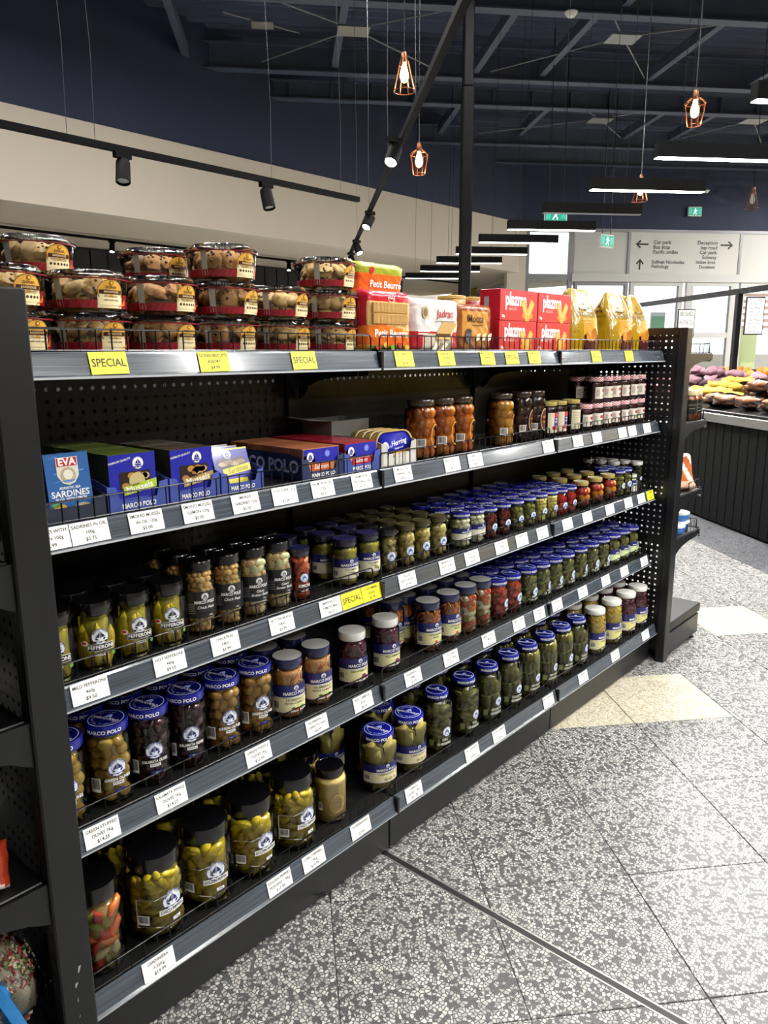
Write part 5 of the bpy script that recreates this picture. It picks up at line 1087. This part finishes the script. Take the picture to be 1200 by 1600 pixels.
# yellow paper bags of tea biscuits
def tea(x, y, rz, label, seed, w_=.175, d_=.13, h_=.222):
    r_ = random.Random(seed); n = 12; rings = []; mb = MB(); lev = [0, .01, .06, .12, .165, .19, .207, .218, h_]
    crump = lambda a, k: 1+(.035*math.sin(5*a+seed+k*7)+.025*math.sin(9*a+k*13))*(.2+k)
    t = thing('biscuit_bag', label, 'bag', (x, y, Z5), rz, 'yellow tea biscuit bags on the top shelf'); vs = []; N = 28
    for j, z in enumerate(lev):
        k = z/h_; sw = 1-.16*k if k < .75 else .88-1.3*(k-.75); sd = 1 if k < .45 else 1-(k-.45)*1.5
        for i in range(N):
            a = 2*PI*i/N; c, s_ = math.cos(a), math.sin(a); p = 5; q = (abs(c)**p+abs(s_)**p)**(-1/p)
            e = crump(a, k)
            vs.append((w_/2*c*q*sw*e, d_/2*s_*q*max(.12, sd)*e, z + (.006*math.sin(3*a+seed) if j > 3 else 0)))
    for j in range(len(lev)-1):
        for i in range(N):
            i2 = (i+1) % N; k = lev[j]/h_; a = 2*PI*(i+.5)/N
            c = lin('#957506') if k > .02 else lin('#c9a512')
            if k < .3 and (math.sin(a) < -.5 and math.cos(a) > -.2): c = lin('#5a1a22') if k < .1 else lin('#c98a2a')
            mb.add([vs[j*N+i], vs[j*N+i2], vs[(j+1)*N+i2], vs[(j+1)*N+i]], [(0, 1, 2, 3)], c)
    mb.add(vs[:N], [tuple(range(N-1, -1, -1))], lin('#c9a512')); mb.add(vs[-N:], [tuple(range(N))], lin('#b8960f'))
    ob('bag', weld(mb.mesh('bag', mFOIL, smooth=28)), t)
    for side, X in ((0, face(.0, -d_/2-.004, 0)), (1, leftface(-w_/2-.004, 0, 0))):
        L = Lab(); sc_ = 1 if side == 0 else .62; L.text('TEA BISCUITS', 0, .135, .022*sc_, lin('#3a2a10'), 0, .0, maxw=.1*sc_*1.15); L.rect(0, .155, .055*sc_, .008, lin('#3a2a10'), 0); L.text('PREMIUM', 0, .155, .0065*sc_, lin('#d6b414'), 1, .01); L.poly([(-.006, .168), (.006, .168), (0, .18)], lin('#3a2a10'), 0)
        for q in range(3): L.rect(0, .115-q*.011, .05*sc_*(1-.2*q), .0018, lin('#7a6420'), 0)
        if side == 0: L.disc(.015, .055, .026, lin('#b5782a'), 0, .02); L.disc(.036, .06, .016, lin('#a3661f'), 1, .024); L.disc(.012, .02, .03, lin('#4a141c'), 1, .016)
        W2, D2, LY = (w_/2, d_/2, 0) if side == 0 else (d_/2, w_/2, 1); pm_ = MB()
        for v, f, c, l in L.i:
            q_ = []
            for u, z in v:
                k = z/h_; sw = 1-.16*k; sd = 1 if k < .45 else 1-(k-.45)*1.5; s1, s2 = (sw, sd) if side == 0 else (sd, sw); rat = min(.97, abs(u)/(W2*s1)); yy = D2*s2*(1-rat**5)**.2
                a = math.atan2(-yy/D2, u/W2) if side == 0 else math.atan2(-u/W2, -yy/D2); yy *= crump(a, k); yy += .0035+.0008*l
                q_.append((u, -yy, z) if side == 0 else (-yy, -u, z))
            pm_.add(q_, f, c)
        ob('print', pm_.mesh('print', mGLOSSP), t)
tea(1.22, .125, -.2, 'yellow tea biscuit bag beside the plazma boxes', 2); tea(1.515, .12, -.15, 'yellow tea biscuit bag, middle of the three', 4); tea(1.695, .125, -.1, 'yellow tea biscuit bag at the right end of the top shelf', 7)
# round tins on the far side
tin = MB().lathe([(0, 0), (.05, 0), (.052, .004), (.052, .19), (.05, .194), (.053, .195), (.053, .205), (.05, .207), (0, .206)], 20, lambda i, k: lin('#8c1c26') if i in (2,) else lin('#b98a4a')).mesh('round_tin', mGLOSSP, smooth=40)
tin2 = MB().lathe([(0, 0), (.05, 0), (.052, .004), (.052, .19), (.05, .194), (.053, .195), (.053, .205), (.05, .207), (0, .206)], 20, lambda i, k: lin('#c98a3c') if i in (2,) else lin('#c9a25a')).mesh('round_tin', mGLOSSP, smooth=40)
for k, (x, c) in enumerate(((.96, 1), (1.075, 0), (1.19, 0), (1.305, 1), (1.42, 0))): ob('round_tin', (tin, tin2)[c], None, (x, .5, 1.3805), label='%s wafer tin behind the wafer packets, %s from left' % (('red', 'golden')[c], ORD[k]), cat='tin', group='round tins on the far side')

# ------------------------------------------------------------------ second-highest shelf: fish cartons in trays
Z4 = DK_[4]+.0005
def tray(x0, x1, d_, label, col, h_front=.045, h_side=.06, text=None, side_text=None, y0=.034):
    t = thing('card_tray', label, 'tray', (x0, y0, Z4)); w_ = x1-x0; c = col; e = .0018
    mb = MB().box(0, w_, 0, d_, 0, e, c)
    for xx in (0, w_-e): mb.add([(xx, 0, 0), (xx, 0, h_side*.85), (xx, d_*.15, h_side), (xx, d_, h_side), (xx, d_, 0), (xx+e, 0, 0), (xx+e, 0, h_side*.85), (xx+e, d_*.15, h_side), (xx+e, d_, h_side), (xx+e, d_, 0)], [(0, 1, 2, 3, 4), (9, 8, 7, 6, 5), (0, 5, 6, 1), (1, 6, 7, 2), (2, 7, 8, 3), (3, 8, 9, 4), (4, 9, 5, 0)], c)
    mb.box(0, w_, d_-e, d_, 0, h_side, c)
    ob('walls', mb.mesh('walls', mCARD), t)
    f = MB(); pts = [(0, 0), (w_, 0), (w_, h_side*.85), (w_*.86, h_side*.8), (w_*.8, h_front*.45), (w_*.2, h_front*.45), (w_*.14, h_side*.8), (0, h_side*.85)]
    n = len(pts); f.add([(x, 0, z) for x, z in pts]+[(x, -e, z) for x, z in pts], [(0, 7, 6, 5), (0, 5, 4, 1), (1, 4, 3, 2)]+[(8, 13, 14, 15), (8, 9, 12, 13), (9, 10, 11, 12)]+[(i, (i+1) % n, (i+1) % n+n, i+n) for i in range(n)], c)
    ob('front', f.mesh('front', mCARD), t)
    P = MB()
    if text: L = Lab(); L.text(text, 0, 0, .013, WHITE, 0, .025, maxw=w_*.56); L.flat(P, face(w_/2, -e-.0002, h_front*.22))
    if side_text: L = Lab(); L.text(side_text, 0, 0, .042, lin('#c5cbe0'), 0, .03, maxw=d_*.95); L.flat(P, leftface(-.0003, d_*.5, h_side*.5))
    if text or side_text: ob('print', P.mesh('print', mPRINT), t)
    return t
TBLUE, TNAVY = lin('#3c4f9c'), lin('#1d2a52')
def carton_meshes(w_, h_, th, edge, front_fn, side=None):
    b = MB(); e = edge; s_ = side or edge
    b.add([(0, 0, 0), (w_, 0, 0), (w_, 0, h_), (0, 0, h_)], [(0, 1, 2, 3)], front_fn[0]); b.add([(0, th, 0), (w_, th, 0), (w_, th, h_), (0, th, h_)], [(3, 2, 1, 0)], e)
    b.add([(0, 0, h_), (w_, 0, h_), (w_, th, h_), (0, th, h_)], [(0, 1, 2, 3)], e); b.add([(0, 0, 0), (0, 0, h_), (0, th, h_), (0, th, 0)], [(0, 1, 2, 3)], s_)
    b.add([(w_, 0, 0), (w_, th, 0), (w_, th, h_), (w_, 0, h_)], [(0, 1, 2, 3)], s_); b.add([(0, 0, 0), (0, th, 0), (w_, th, 0), (w_, 0, 0)], [(0, 1, 2, 3)], e)
    b.box(-.0003, w_+.0003, 0, .0012, h_-.0008, h_+.0004, vary(e, .0)); 
    L = Lab(); front_fn[1](L, w_, h_); return b.mesh('carton', mGLOSSP), L.flat(MB(), face(w_/2, -.0002, 0)).mesh('print', mGLOSSP)
def fr_mussel(band, word, tc):
    def f(L, w_, h_):
        L.emblem(.012, h_*.82, .0125, BLUE, WHITE, 0); L.text('PREMIUM QUALITY', -.026, h_*.88, .0055, WHITE, 0, .01, rot=.18)
        L.rect(.004, h_*.53, w_*.66, h_*.3, lin('#2a1810'), 0); r_ = random.Random(5)
        for k in range(9): L.disc(.004-w_*.28+w_*.56*r_.random(), h_*(.43+.2*r_.random()), .0085, lin(r_.choice(('#a8763c', '#c2a070', '#7a5228', '#b5843e'))), 1, .0065, 10)
        if band == '#a9c23a': L.disc(.008, h_*.5, .017, lin('#c2b07a'), 2)
        L.poly([(-w_*.22, h_*.26), (w_*.5, h_*.36), (w_*.5, h_*.52), (-w_*.22, h_*.42)], lin(band), 3); L.text(word, .012, h_*.385, .0185, lin(tc), 4, .02, rot=.15, maxw=w_*.6); L.text('Smoked', .002, h_*.445, .006, BLACK, 4, .01, rot=.15)
        L.rect(0, h_*.2, w_*.6, .001, lin('#7a86c8'), 0)
    return f
def row_of(name, x0, n, th, meshes, lab, hgt, gap=.0016, y0=.038, lean=0, cat='carton', grp=None, lift=0):
    for k in range(n):
        t = thing(name, lab % (ORD[k] if k < len(ORD) else 'last'), cat, (x0, y0+k*(th+gap), Z4+.0022+lift), 0, grp, rot=(lean, 0, 0)); ob('carton', meshes[0], t)
        if k == 0: ob('print', meshes[1], t)
CB = lin('#20249a')
# sardines at the post
def fr_eva(L, w_, h_):
    r_ = random.Random(3)
    for k in range(26): u, v = r_.uniform(-.42, .42)*w_, h_*r_.uniform(.3, .95); L.poly([(u-.008, v), (u+.008, v+.002), (u+.006, v+.004), (u-.007, v+.0015)], lin(r_.choice(('#4f86c4', '#6fa3d6', '#2f64a8'))), 0)
    L.poly([(-.02, h_*.93), (.02, h_*.93), (.02, h_*.62), (.011, h_*.5), (0, h_*.465), (-.011, h_*.5), (-.02, h_*.62)], lin('#d8d4c4'), 1)
    L.poly([(-.0185, h_*.92), (.0185, h_*.92), (.0185, h_*.78), (-.0185, h_*.78)], lin('#b8242c'), 2); L.text('EVA', 0, h_*.85, .0185, WHITE, 3, .03, maxw=.034)
    L.disc(0, h_*.63, .0145, lin('#b8a888'), 2); L.disc(0, h_*.64, .009, lin('#e0dccc'), 3); L.poly([(-.013, h_*.55), (.013, h_*.55), (.008, h_*.52), (-.008, h_*.52)], lin('#4f86c4'), 3)
    L.text('ADRIATIC SEA', 0, h_*.42, .0062, WHITE, 1, .015); L.text('SARDINES', 0, h_*.32, .016, WHITE, 1, .012, maxw=w_*.86); L.text('IN OIL WITH LEMON', 0, h_*.235, .0068, WHITE, 1, .012, maxw=w_*.7)
    L.disc(-.022, h_*.1, .012, lin('#d8b03a'), 1, .007); L.disc(.02, h_*.1, .014, lin('#c2b49a'), 1, .005); L.disc(-.03, h_*.15, .008, lin('#5f9a5a'), 1, .004)
tray(-.862, -.735, .27, 'dark navy carton tray holding the leaning sardine packet', lin('#23283a'), .06, .05)
ev = carton_meshes(.082, .108, .022, lin('#2f4f86'), (lin('#2f5f9e'), fr_eva))
row_of('fish_carton', -.834, 1, .022, ev, 'blue sardine carton with red crest leaning in the dark tray (%s)'.replace(' (%s)', '%.0s'), .108, y0=.043, lean=-.12, lift=.012)
grn = lin('#5c6a22')
tray(-.731, -.602, .285, 'blue carton tray of lemon mussel packets', TBLUE, .05, .062, 'MARCO POLO')
mu = carton_meshes(.098, .108, .0205, grn, (CB, fr_mussel('#a9c23a', 'Mussels', '#f2f4dc')), lin('#3c4a1c'))
row_of('fish_carton', -.722, 12, .0205, mu, 'lemon mussel carton, %s from the front of its tray', .108, grp='lemon mussel cartons')
tray(-.598, -.478, .285, 'blue carton tray of smoked mussel packets in oil', TBLUE, .05, .062, 'MARCO POLO')
mu2 = carton_meshes(.1, .105, .0205, lin('#5a4f3a'), (CB, fr_mussel('#b3955a', 'Mussels', '#f7f0dc')), lin('#3c3226'))
row_of('fish_carton', -.59, 9, .0205, mu2, 'brown-edged mussel carton, %s from the front of its tray', .105, grp='smoked mussel cartons')
def fr_sar(L, w_, h_):
    L.emblem(-.008, h_*.86, .011, BLUE, WHITE, 0); L.rect(0, h_*.66, w_*.74, h_*.22, lin('#3a2c20'), 0); L.rect(0, h_*.98, w_, h_*.03, lin('#e2d22c'), 0)
    for k in range(4): L.disc(-.024+k*.016, h_*(.64+.03*(k % 2)), .013, lin(('#b8a284', '#8f7a5c')[k % 2]), 1, .005, 10)
    L.poly([(-w_*.3, h_*.36), (w_*.5, h_*.44), (w_*.5, h_*.62), (-w_*.3, h_*.52)], lin('#e6d420'), 2); L.text('Sardines', .012, h_*.485, .0165, BLACK, 3, .0, rot=.12, slant=.2, maxw=w_*.62); L.rect(0, h_*.22, w_*.7, h_*.12, lin('#d8c62a'), 1)
tray(-.474, -.36, .26, 'blue carton tray of yellow sardine packets', TBLUE, .05, .056, 'MARCO POLO')
sa = carton_meshes(.094, .094, .018, lin('#b8aa24'), (CB, fr_sar), lin('#2a2a3a'))
row_of('fish_carton', -.464, 3, .018, sa, 'yellow and blue smoked sardine carton, %s from the front', .094, gap=.016, y0=.05, lean=-.32, grp='smoked sardine cartons')
# salmon in a long navy tray, with its side print towards the left
def fr_sal(word, c):
    def f(L, w_, h_): L.rect(0, h_*.75, w_*.98, h_*.45, CB, 0); L.emblem(-.036, h_*.72, .012, BLUE, WHITE, 1); L.disc(-.04, h_*.6, .02, lin('#d8955a'), 0, .016); L.rect(.0, h_*.36, w_*.56, h_*.3, lin(c), 1); L.text('Salmon', .0, h_*.37, .016, WHITE, 2, .01, slant=.15, maxw=w_*.5); L.disc(.02, h_*.78, .008, lin('#7a86d8'), 1)
    return f
tray(-.245, -.107, .29, 'dark navy carton tray with MARCO POLO on its side', TNAVY, .045, .062, 'MARCO POLO', 'MARCO POLO')
s1 = carton_meshes(.118, .072, .0235, lin('#b8704a'), (lin('#c9895c'), fr_sal('Salmon', '#c9602c')), lin('#a3603c'))
row_of('fish_carton', -.236, 11, .0235, s1, 'orange salmon carton, %s from the front of the navy tray', .072, grp='orange salmon cartons')
tray(-.103, .028, .29, 'blue carton tray of red salmon packets', TBLUE, .045, .06, 'MARCO POLO')
s2 = carton_meshes(.116, .072, .0235, lin('#a3182e'), (lin('#b0283a'), fr_sal('Salmon', '#b81c2c')), lin('#7a1222'))
row_of('fish_carton', -.096, 11, .0235, s2, 'red chilli salmon carton, %s from the front of its tray', .072, grp='red salmon cartons')
# herring
ht = tray(.034, .176, .28, 'pale grey card tray of herring tins', lin('#b9b5ab'), .05, .075)
mb = MB()
for k in range(6): mb.box(.006+k*.0225, .0235+k*.0225, -.0024, -.0018, .004, .034, lin('#d6d3ca'))
ob('flutes', mb.mesh('flutes', mCARD), ht)
def rr(w_, h_, r, n=5):
    p = []
    for cx, cz, a0 in ((w_/2-r, h_-r, 0), (-w_/2+r, h_-r, PI/2), (-w_/2+r, r, PI), (w_/2-r, r, 1.5*PI)):
        for k in range(n+1): a = a0+PI/2*k/n; p.append((cx+r*math.cos(a), cz+r*math.sin(a)))
    return p
def can_mesh():
    mb = MB(); rings = [(-.003, 1, 0), (-.003, .95, 0), (.0, .95, 0)]; base = rr(.15, .09, .036); n = len(base); vs = []; prof = [(.002, .9), (-.0005, .94), (-.002, 1.0), (.001, 1.02), (.004, 1.0), (.022, .98), (.024, .96)]
    for y, s_ in prof: vs += [(x*s_, y, .045+(z-.045)*s_) for x, z in base]
    for j in range(len(prof)-1):
        for i in range(n): k = (i+1) % n; mb.add([vs[j*n+i], vs[j*n+k], vs[(j+1)*n+k], vs[(j+1)*n+i]], [(0, 1, 2, 3)], lin('#b59a4c') if j > 0 else CB)
    mb.add(vs[:n], [tuple(range(n))], CB); mb.add(vs[-n:], [tuple(range(n-1, -1, -1))], lin('#b59a4c'))
    L = Lab(); L.emblem(-.035, .05, .013, BLUE, WHITE, 0); L.text('Herring', .02, .058, .02, WHITE, 0, .01, rot=.14, slant=.2); L.text('fillets in oil', .018, .043, .008, WHITE, 0, .0, rot=.14); L.poly([(-.01, .03), (.062, .04), (.06, .018), (.04, .01), (0, .012)], lin('#c98a32'), 0); L.disc(.03, .022, .018, lin('#d8c49a'), 1, .005)
    return weld(mb.mesh('can', mGLOSSP, smooth=40)), L.flat(MB(), face(0, .0019, 0), e=.0005).mesh('print', mGLOSSP)
cn = can_mesh()
for k in range(4):
    t = thing('herring_tin', 'purple and gold oval herring tin, %s from the front' % ORD[k], 'tin', (.105, .042+k*.026, Z4+.002), 0, 'herring tins', rot=(-.12, 0, 0)); ob('can', cn[0], t); ob('print', cn[1], t)
bx = thing('open_carton', 'open empty grey cardboard carton behind the salmon rows', 'carton', (.03, .2, Z4)); mb = MB(); cg = lin('#77736b')
ht_ = .112
for a in ((0, .15, .12, .122), (0, .15, 0, .002)): mb.box(a[0], a[1], a[2]+.01, a[3]+.01, 0, ht_, cg)
for a in ((-.002, 0), (.148, .15)): mb.box(a[0], a[1], .01, .13, 0, ht_, cg)
mb.add([(-.002, .01, ht_), (-.002, .13, ht_), (-.07, .13, ht_+.012), (-.07, .02, ht_+.006)], [(0, 1, 2, 3)], lin('#8a857b'))
ob('carton', mb.mesh('carton', mCARD), bx)

# ------------------------------------------------------------------ goods on the end bays
jb = MB().lathe([(0, 0), (.034, 0), (.036, .004), (.036, .1), (.03, .112), (.03, .118)], 22).mesh('glass', mGLASS, smooth=40)
jl = MB(); L = Lab(); L.rect(0, .062, 2*PI*.036*.97, .06, lin('#141416'), 0); L.text('SAUCE', -.03, .07, .012, lin('#8a7a5c'), 1, .0); L.rect(-.03, .055, .03, .002, lin('#8a7a5c'), 1); L.wrap(jl, .036); jl = jl.mesh('label', mGLOSSP)
jc = MB().lathe([(0, .003), (.033, .003), (.0335, .095), (.027, .108), (0, .108)], 20, lin('#9c4a22')).mesh('contents', mPROD, smooth=40)
jt = lid_mesh(.033, .022, lin('#d8c69a'), lin('#c9b78a'))
for k, (x, y) in enumerate(((1.985, -.025), (2.065, -.02))):
    t = thing('sauce_jar', 'black-labelled jar with cream lid on the right end bay, %s' % ('nearer the post', 'outer one')[k], 'jar', (x+.042, y-.008, 1.0755), 0, 'black-labelled jars on the end bay'); ob('contents', jc, t, kind='stuff'); ob('glass', jb, t); ob('label', jl, t); ob('lid', jt, t, (0, 0, .112))
def snack(u, v, fr): return lin('#c9a08a') if (v < .22) else (lin('#a8582c') if math.sin(u*11+v*9) > -.2 else lin('#c9beb4'))
packet('snack_bag', 'orange and white snack bag leaning on the right end bay', 2.02, -.03, .7555, .12, .17, .06, snack, None, 21, (-.25, 0, -.5), cat='bag')
packet('snack_bag', 'orange and white snack bag lying slumped at the end shelf rim', 2.1, -.02, .7555, .1, .11, .06, snack, None, 23, (-.9, .3, -.6), cat='bag')
ct = MB().lathe([(0, 0), (.042, 0), (.045, .004), (.048, .03), (.048, .032), (.05, .032), (.05, .04), (.046, .042), (0, .041)], 24, lambda i, k: lin('#2a6fb0') if i in (1, 2) and (k % 12) < 9 else lin('#d8dad8')).mesh('cheese_tub', mGLOSSP, smooth=40)
for k, (x, y, z) in enumerate(((2.085, -.005, .5605), (2.088, -.002, .6028), (1.99, -.02, .5605))): ob('cheese_tub', ct, None, (x, y, z), label='small blue and white tub, %s on the right end bay' % ('lower of the two stacked', 'upper of the two stacked', 'single one by the post')[k], cat='tub', group='blue and white tubs')
# left end bay
packet('sweets_packet', 'red and white sweets packet in the shade of the left end bay', -1.06, -.01, .4905, .13, .08, .045, lambda u, v, fr: lin('#a8361c') if math.sin(u*9+v*4) < .35 else lin('#cfc4b8'), None, 31, (-.3, 0, -.5), cat='packet')
def sprinkle_bag():
    t = thing('sprinkle_bag', 'clear bag of coloured sprinkles with blue tie on the left end bay', 'bag', (-1.035, .01, .1725), -.5); r_ = random.Random(8); mb = MB(); U = uv_unit(14, 10, lump(41, .16)); cols = C_('#b02a2a', '#d8d2c0', '#5f8a3a', '#c9c0a8', '#8a3a2a', '#cfc4a0')
    mb.unit(U, T(0, 0, .108) @ S(.072, .056, .106), lin('#a8a088'))
    for k in range(2200):
        a = r_.uniform(0, 6.283); z = r_.uniform(-.95, .95); q = math.sqrt(1-z*z); f_ = 1.0
        mb.unit(U_TET, T(.072*q*math.cos(a), .056*q*math.sin(a), .108+.106*z) @ Rm(r_.uniform(0, 3), 'X') @ Rm(r_.uniform(0, 3), 'Z') @ S(.0034, .0026, .0034), r_.choice(cols))
    ob('sprinkles', mb.mesh('sprinkles', mDRY), t, kind='stuff')
    ob('film', MB().unit(U, T(0, 0, .113) @ S(.078, .061, .113)).mesh('film', mBAG, smooth=60), t)
    mb = MB(); bl = lin('#1f76b8')
    mb.path([(.0, -.03, .17), (.02, -.05, .14), (.035, -.056, .09), (.05, -.05, .045)], [.012, .014, .016, .01], 5, bl); mb.path([(.045, -.05, .05), (.075, -.055, .03), (.085, -.05, .005)], [.01, .014, .008], 5, bl)
    ob('ribbon', mb.mesh('ribbon', mFOIL, smooth=50), t)
U_TET = ([(1, 1, 1), (1, -1, -1), (-1, 1, -1), (-1, -1, 1)], [(0, 1, 2), (0, 3, 1), (0, 2, 3), (1, 3, 2)])
sprinkle_bag()

# ------------------------------------------------------------------ produce stand on the right
ps = thing('produce_stand', 'black panelled produce stand with a steel edge at the right', 'stand', ab(6.2, 3.42, 0), AANG)
def pl_(a, b, z): return (a-6.2, -(b-3.42), z)
A0, A1 = 2.9, 9.6
mb = MB(); mb.box(A0-6.2, A1-6.2, -1.5, -.03, .0, .82); ob('carcass', mb.mesh('carcass', mFIX), ps)
pn = MB().bbox(.003, .107, -.03, -.012, .02, .815, .003).mesh('front_panel', mFIX)
for k in range(60): ob('front_panel', pn, ps, (A0-6.2+.01+k*.111, 0, 0))
ob('steel_edge', MB().bbox(A0-6.2, A1-6.2, -.03, .012, .82, .89, .004).mesh('steel_edge', mSTEEL), ps)
ob('black_rim', MB().bbox(A0-6.2, A1-6.2, -.06, .008, .89, .915, .003).mesh('black_rim', mBLACK), ps)
mb = MB(); mb.add([(A0-6.2, -.05, .885), (A1-6.2, -.05, .885), (A1-6.2, -1.3, 1.2), (A0-6.2, -1.3, 1.2)], [(0, 1, 2, 3)]); mb.add([(A0-6.2, -1.3, 1.2), (A1-6.2, -1.3, 1.2), (A1-6.2, -1.3, .8), (A0-6.2, -1.3, .8)], [(0, 1, 2, 3)]); ob('sloping_bed', mb.mesh('sloping_bed', mDECK), ps)
struct('trim_10', abbox(MB(), 2.9, 9.6, 2.98, 3.44, -.004, .0012), mTERRD, label='darker strip of floor along the foot of the produce stand')  # darker strip laid over the floor in front of the stand
fr = thing('hanging_rail', 'black metal rail and post above the produce stand', 'rail', ab(7.04, 4.37, 0), AANG)
ob('post', MB().box(-.025, .025, -.025, .025, 1.13, 1.95).mesh('post', mFIX), fr); ob('rail', MB().box(-2.2, 4.5, -.022, .022, 1.92, 1.97).mesh('rail', mFIX), fr); ob('foot', MB().box(-.04, .04, -.04, .04, 1.1, 1.13).mesh('foot', mBLACK), fr)
def price_sign(a, z, w_, h_, lines, label):
    t = thing('price_sign', label, 'sign', ab(a, 4.34, z), BANG-.08, 'hanging produce price signs'); ob('frame', MB().bbox(-w_/2-.012, w_/2+.012, -.004, .01, -.012, h_+.012, .003).mesh('frame', mBLACK), t)
    ob('card', MB().box(-w_/2, w_/2, -.008, -.004, 0, h_, WHITE).mesh('card', mPRINT), t); L = Lab()
    for k, s_ in enumerate(lines): L.text(s_, 0, h_*(1-(k+.5)/len(lines)), h_/len(lines)*.75, BLACK, 0, .01, maxw=w_*.85)
    ob('lettering', L.flat(MB(), face(0, -.0085, 0), e=.0006).mesh('lettering', mPRINT), t)
    for x in (-w_*.4, w_*.4): ob('clip', MB().tube((x, 0, h_+.01), (x, 0, 1.94-z), .003, 4).mesh('clip', mCHROME), t)
price_sign(6.72, 1.54, .16, .32, ['GOLD SWEET', 'POTATO', '$2.99/kg', 'PURPLE SWEET', 'POTATO', '$5.99/kg', 'WHITE SWEET', 'POTATO', '$4.99/kg'], 'black-framed potato price sign on the rail post')
price_sign(7.95, 1.55, .17, .27, ['BRUSHED', 'POTATO', '$2.99/kg'], 'brushed potato price sign behind the right end bay')
def bed(b): return .885+.315*(b-3.47)/1.25
def veg(name, label, cat, a, b, dims, col, rz, k, grp, mat=mDRY, lift=0, tilt_=0):
    key = (k, col)
    if key not in VM: VM[key] = MB().unit(U_POT[k], Matrix(), lin(col)).mesh(name, mat, smooth=180)
    o = ob(name, VM[key], None, ab(a, b, bed(b)+dims[2]*.8+lift), (0, tilt_, AANG+rz), label=label, cat=cat, group=grp); o.scale = dims
VM = {}; r_ = random.Random(12); nn = {}
def num(s): nn[s] = nn.get(s, 0)+1; return ORD[nn[s]-1] if nn[s] <= 39 else 'further'
piles = [('purple_sweet_potato', 'sweet potato', 'purple', (6.4, 7.9), (3.7, 4.5), (.085, .05, .045), ('#7d5a66', '#8c6672', '#74525e'), 16, 3), ('yellow_squash', 'squash', 'yellow', (6.0, 6.75), (3.6, 4.25), (.085, .038, .036), ('#b8962f', '#c2a23a', '#a98a2c'), 16, 2), ('orange', 'orange', 'orange', (6.6, 7.6), (4.35, 4.6), (.042, .042, .04), ('#c9761a', '#bf6a14'), 12, 1), ('brown_potato', 'potato', 'brown', (5.4, 6.3), (4.25, 4.6), (.07, .05, .045), ('#8a6238', '#7a552e'), 12, 1)]
for nm, cat, cname, (a0, a1), (b0, b1), dims, cols, n, lays in piles:
    nx = max(2, int(math.sqrt(n*(a1-a0)/(b1-b0)))); nyr = max(1, n//nx)
    for lay in range(lays):
        for i in range(nx-lay):
            for j in range(max(1, nyr-lay)):
                a = a0+(a1-a0)*(i+.5+lay*.5)/nx+r_.uniform(-.03, .03); b = b0+(b1-b0)*(j+.5+lay*.4)/nyr+r_.uniform(-.03, .03); d_ = tuple(x*r_.uniform(.88, 1.15) for x in dims)
                veg(nm, '%s %s in the heap on the produce stand, %s' % (cname, cat, num(nm)), cat, a, b, d_, r_.choice(cols), r_.uniform(-.9, .9) if cat != 'squash' else 1.2+r_.uniform(-.7, .7), r_.randrange(4), '%s heap on the produce stand' % cat, lift=lay*dims[2]*1.5)
# bagged sweet potatoes: several in each clear bag
sp = [MB().unit(U_POT[k], S(.1, .032, .03), lin(c)).mesh('sweet_potato', mDRY, smooth=180) for k, c in enumerate(('#a06a40', '#8f5a36', '#ad7648', '#996039'))]
film = MB().unit(uv_unit(16, 10, lump(77, .3)), S(.15, .105, .055)).mesh('film', mBAG, smooth=70)
k = 0
for (a, b, lf) in ((5.85, 3.62, 0), (5.55, 3.62, 0), (5.25, 3.62, 0), (5.75, 3.86, 0), (5.45, 3.88, 0), (5.15, 3.88, 0), (5.9, 4.08, .0), (5.6, 4.12, 0), (5.3, 4.12, 0), (5.65, 3.75, .09), (5.35, 3.76, .09), (5.5, 3.98, .09), (5.75, 4.1, .09), (6.05, 3.62, 0)):
    t = thing('sweet_potato_bag', 'clear bag of brown sweet potatoes on the produce stand, %s' % ORD[k], 'bag', ab(a, b, bed(b)+.06+lf), AANG+.9+r_.uniform(-.5, .5), 'bagged sweet potatoes'); k += 1; t.rotation_euler.x = .2
    for q in range(4): ob('sweet_potato', sp[q], t, (r_.uniform(-.02, .02), -.05+q*.034, -.01+.018*(q % 2)), (0, 0, r_.uniform(-.25, .25)))
    ob('film', film, t)
tom = MB().unit(U_POT[1], Matrix(), lin('#b8281a')).mesh('capsicum', mPROD, smooth=180)
for k, (a, b, l_) in enumerate(((5.16, 3.6, .1), (5.1, 3.68, .12), (5.05, 3.58, .06))): o = ob('capsicum', tom, None, ab(a, b, bed(b)+.05+l_), label='red capsicum at the right picture edge, %s' % ORD[k], cat='capsicum', group='red capsicums'); o.scale = (.05, .05, .045)
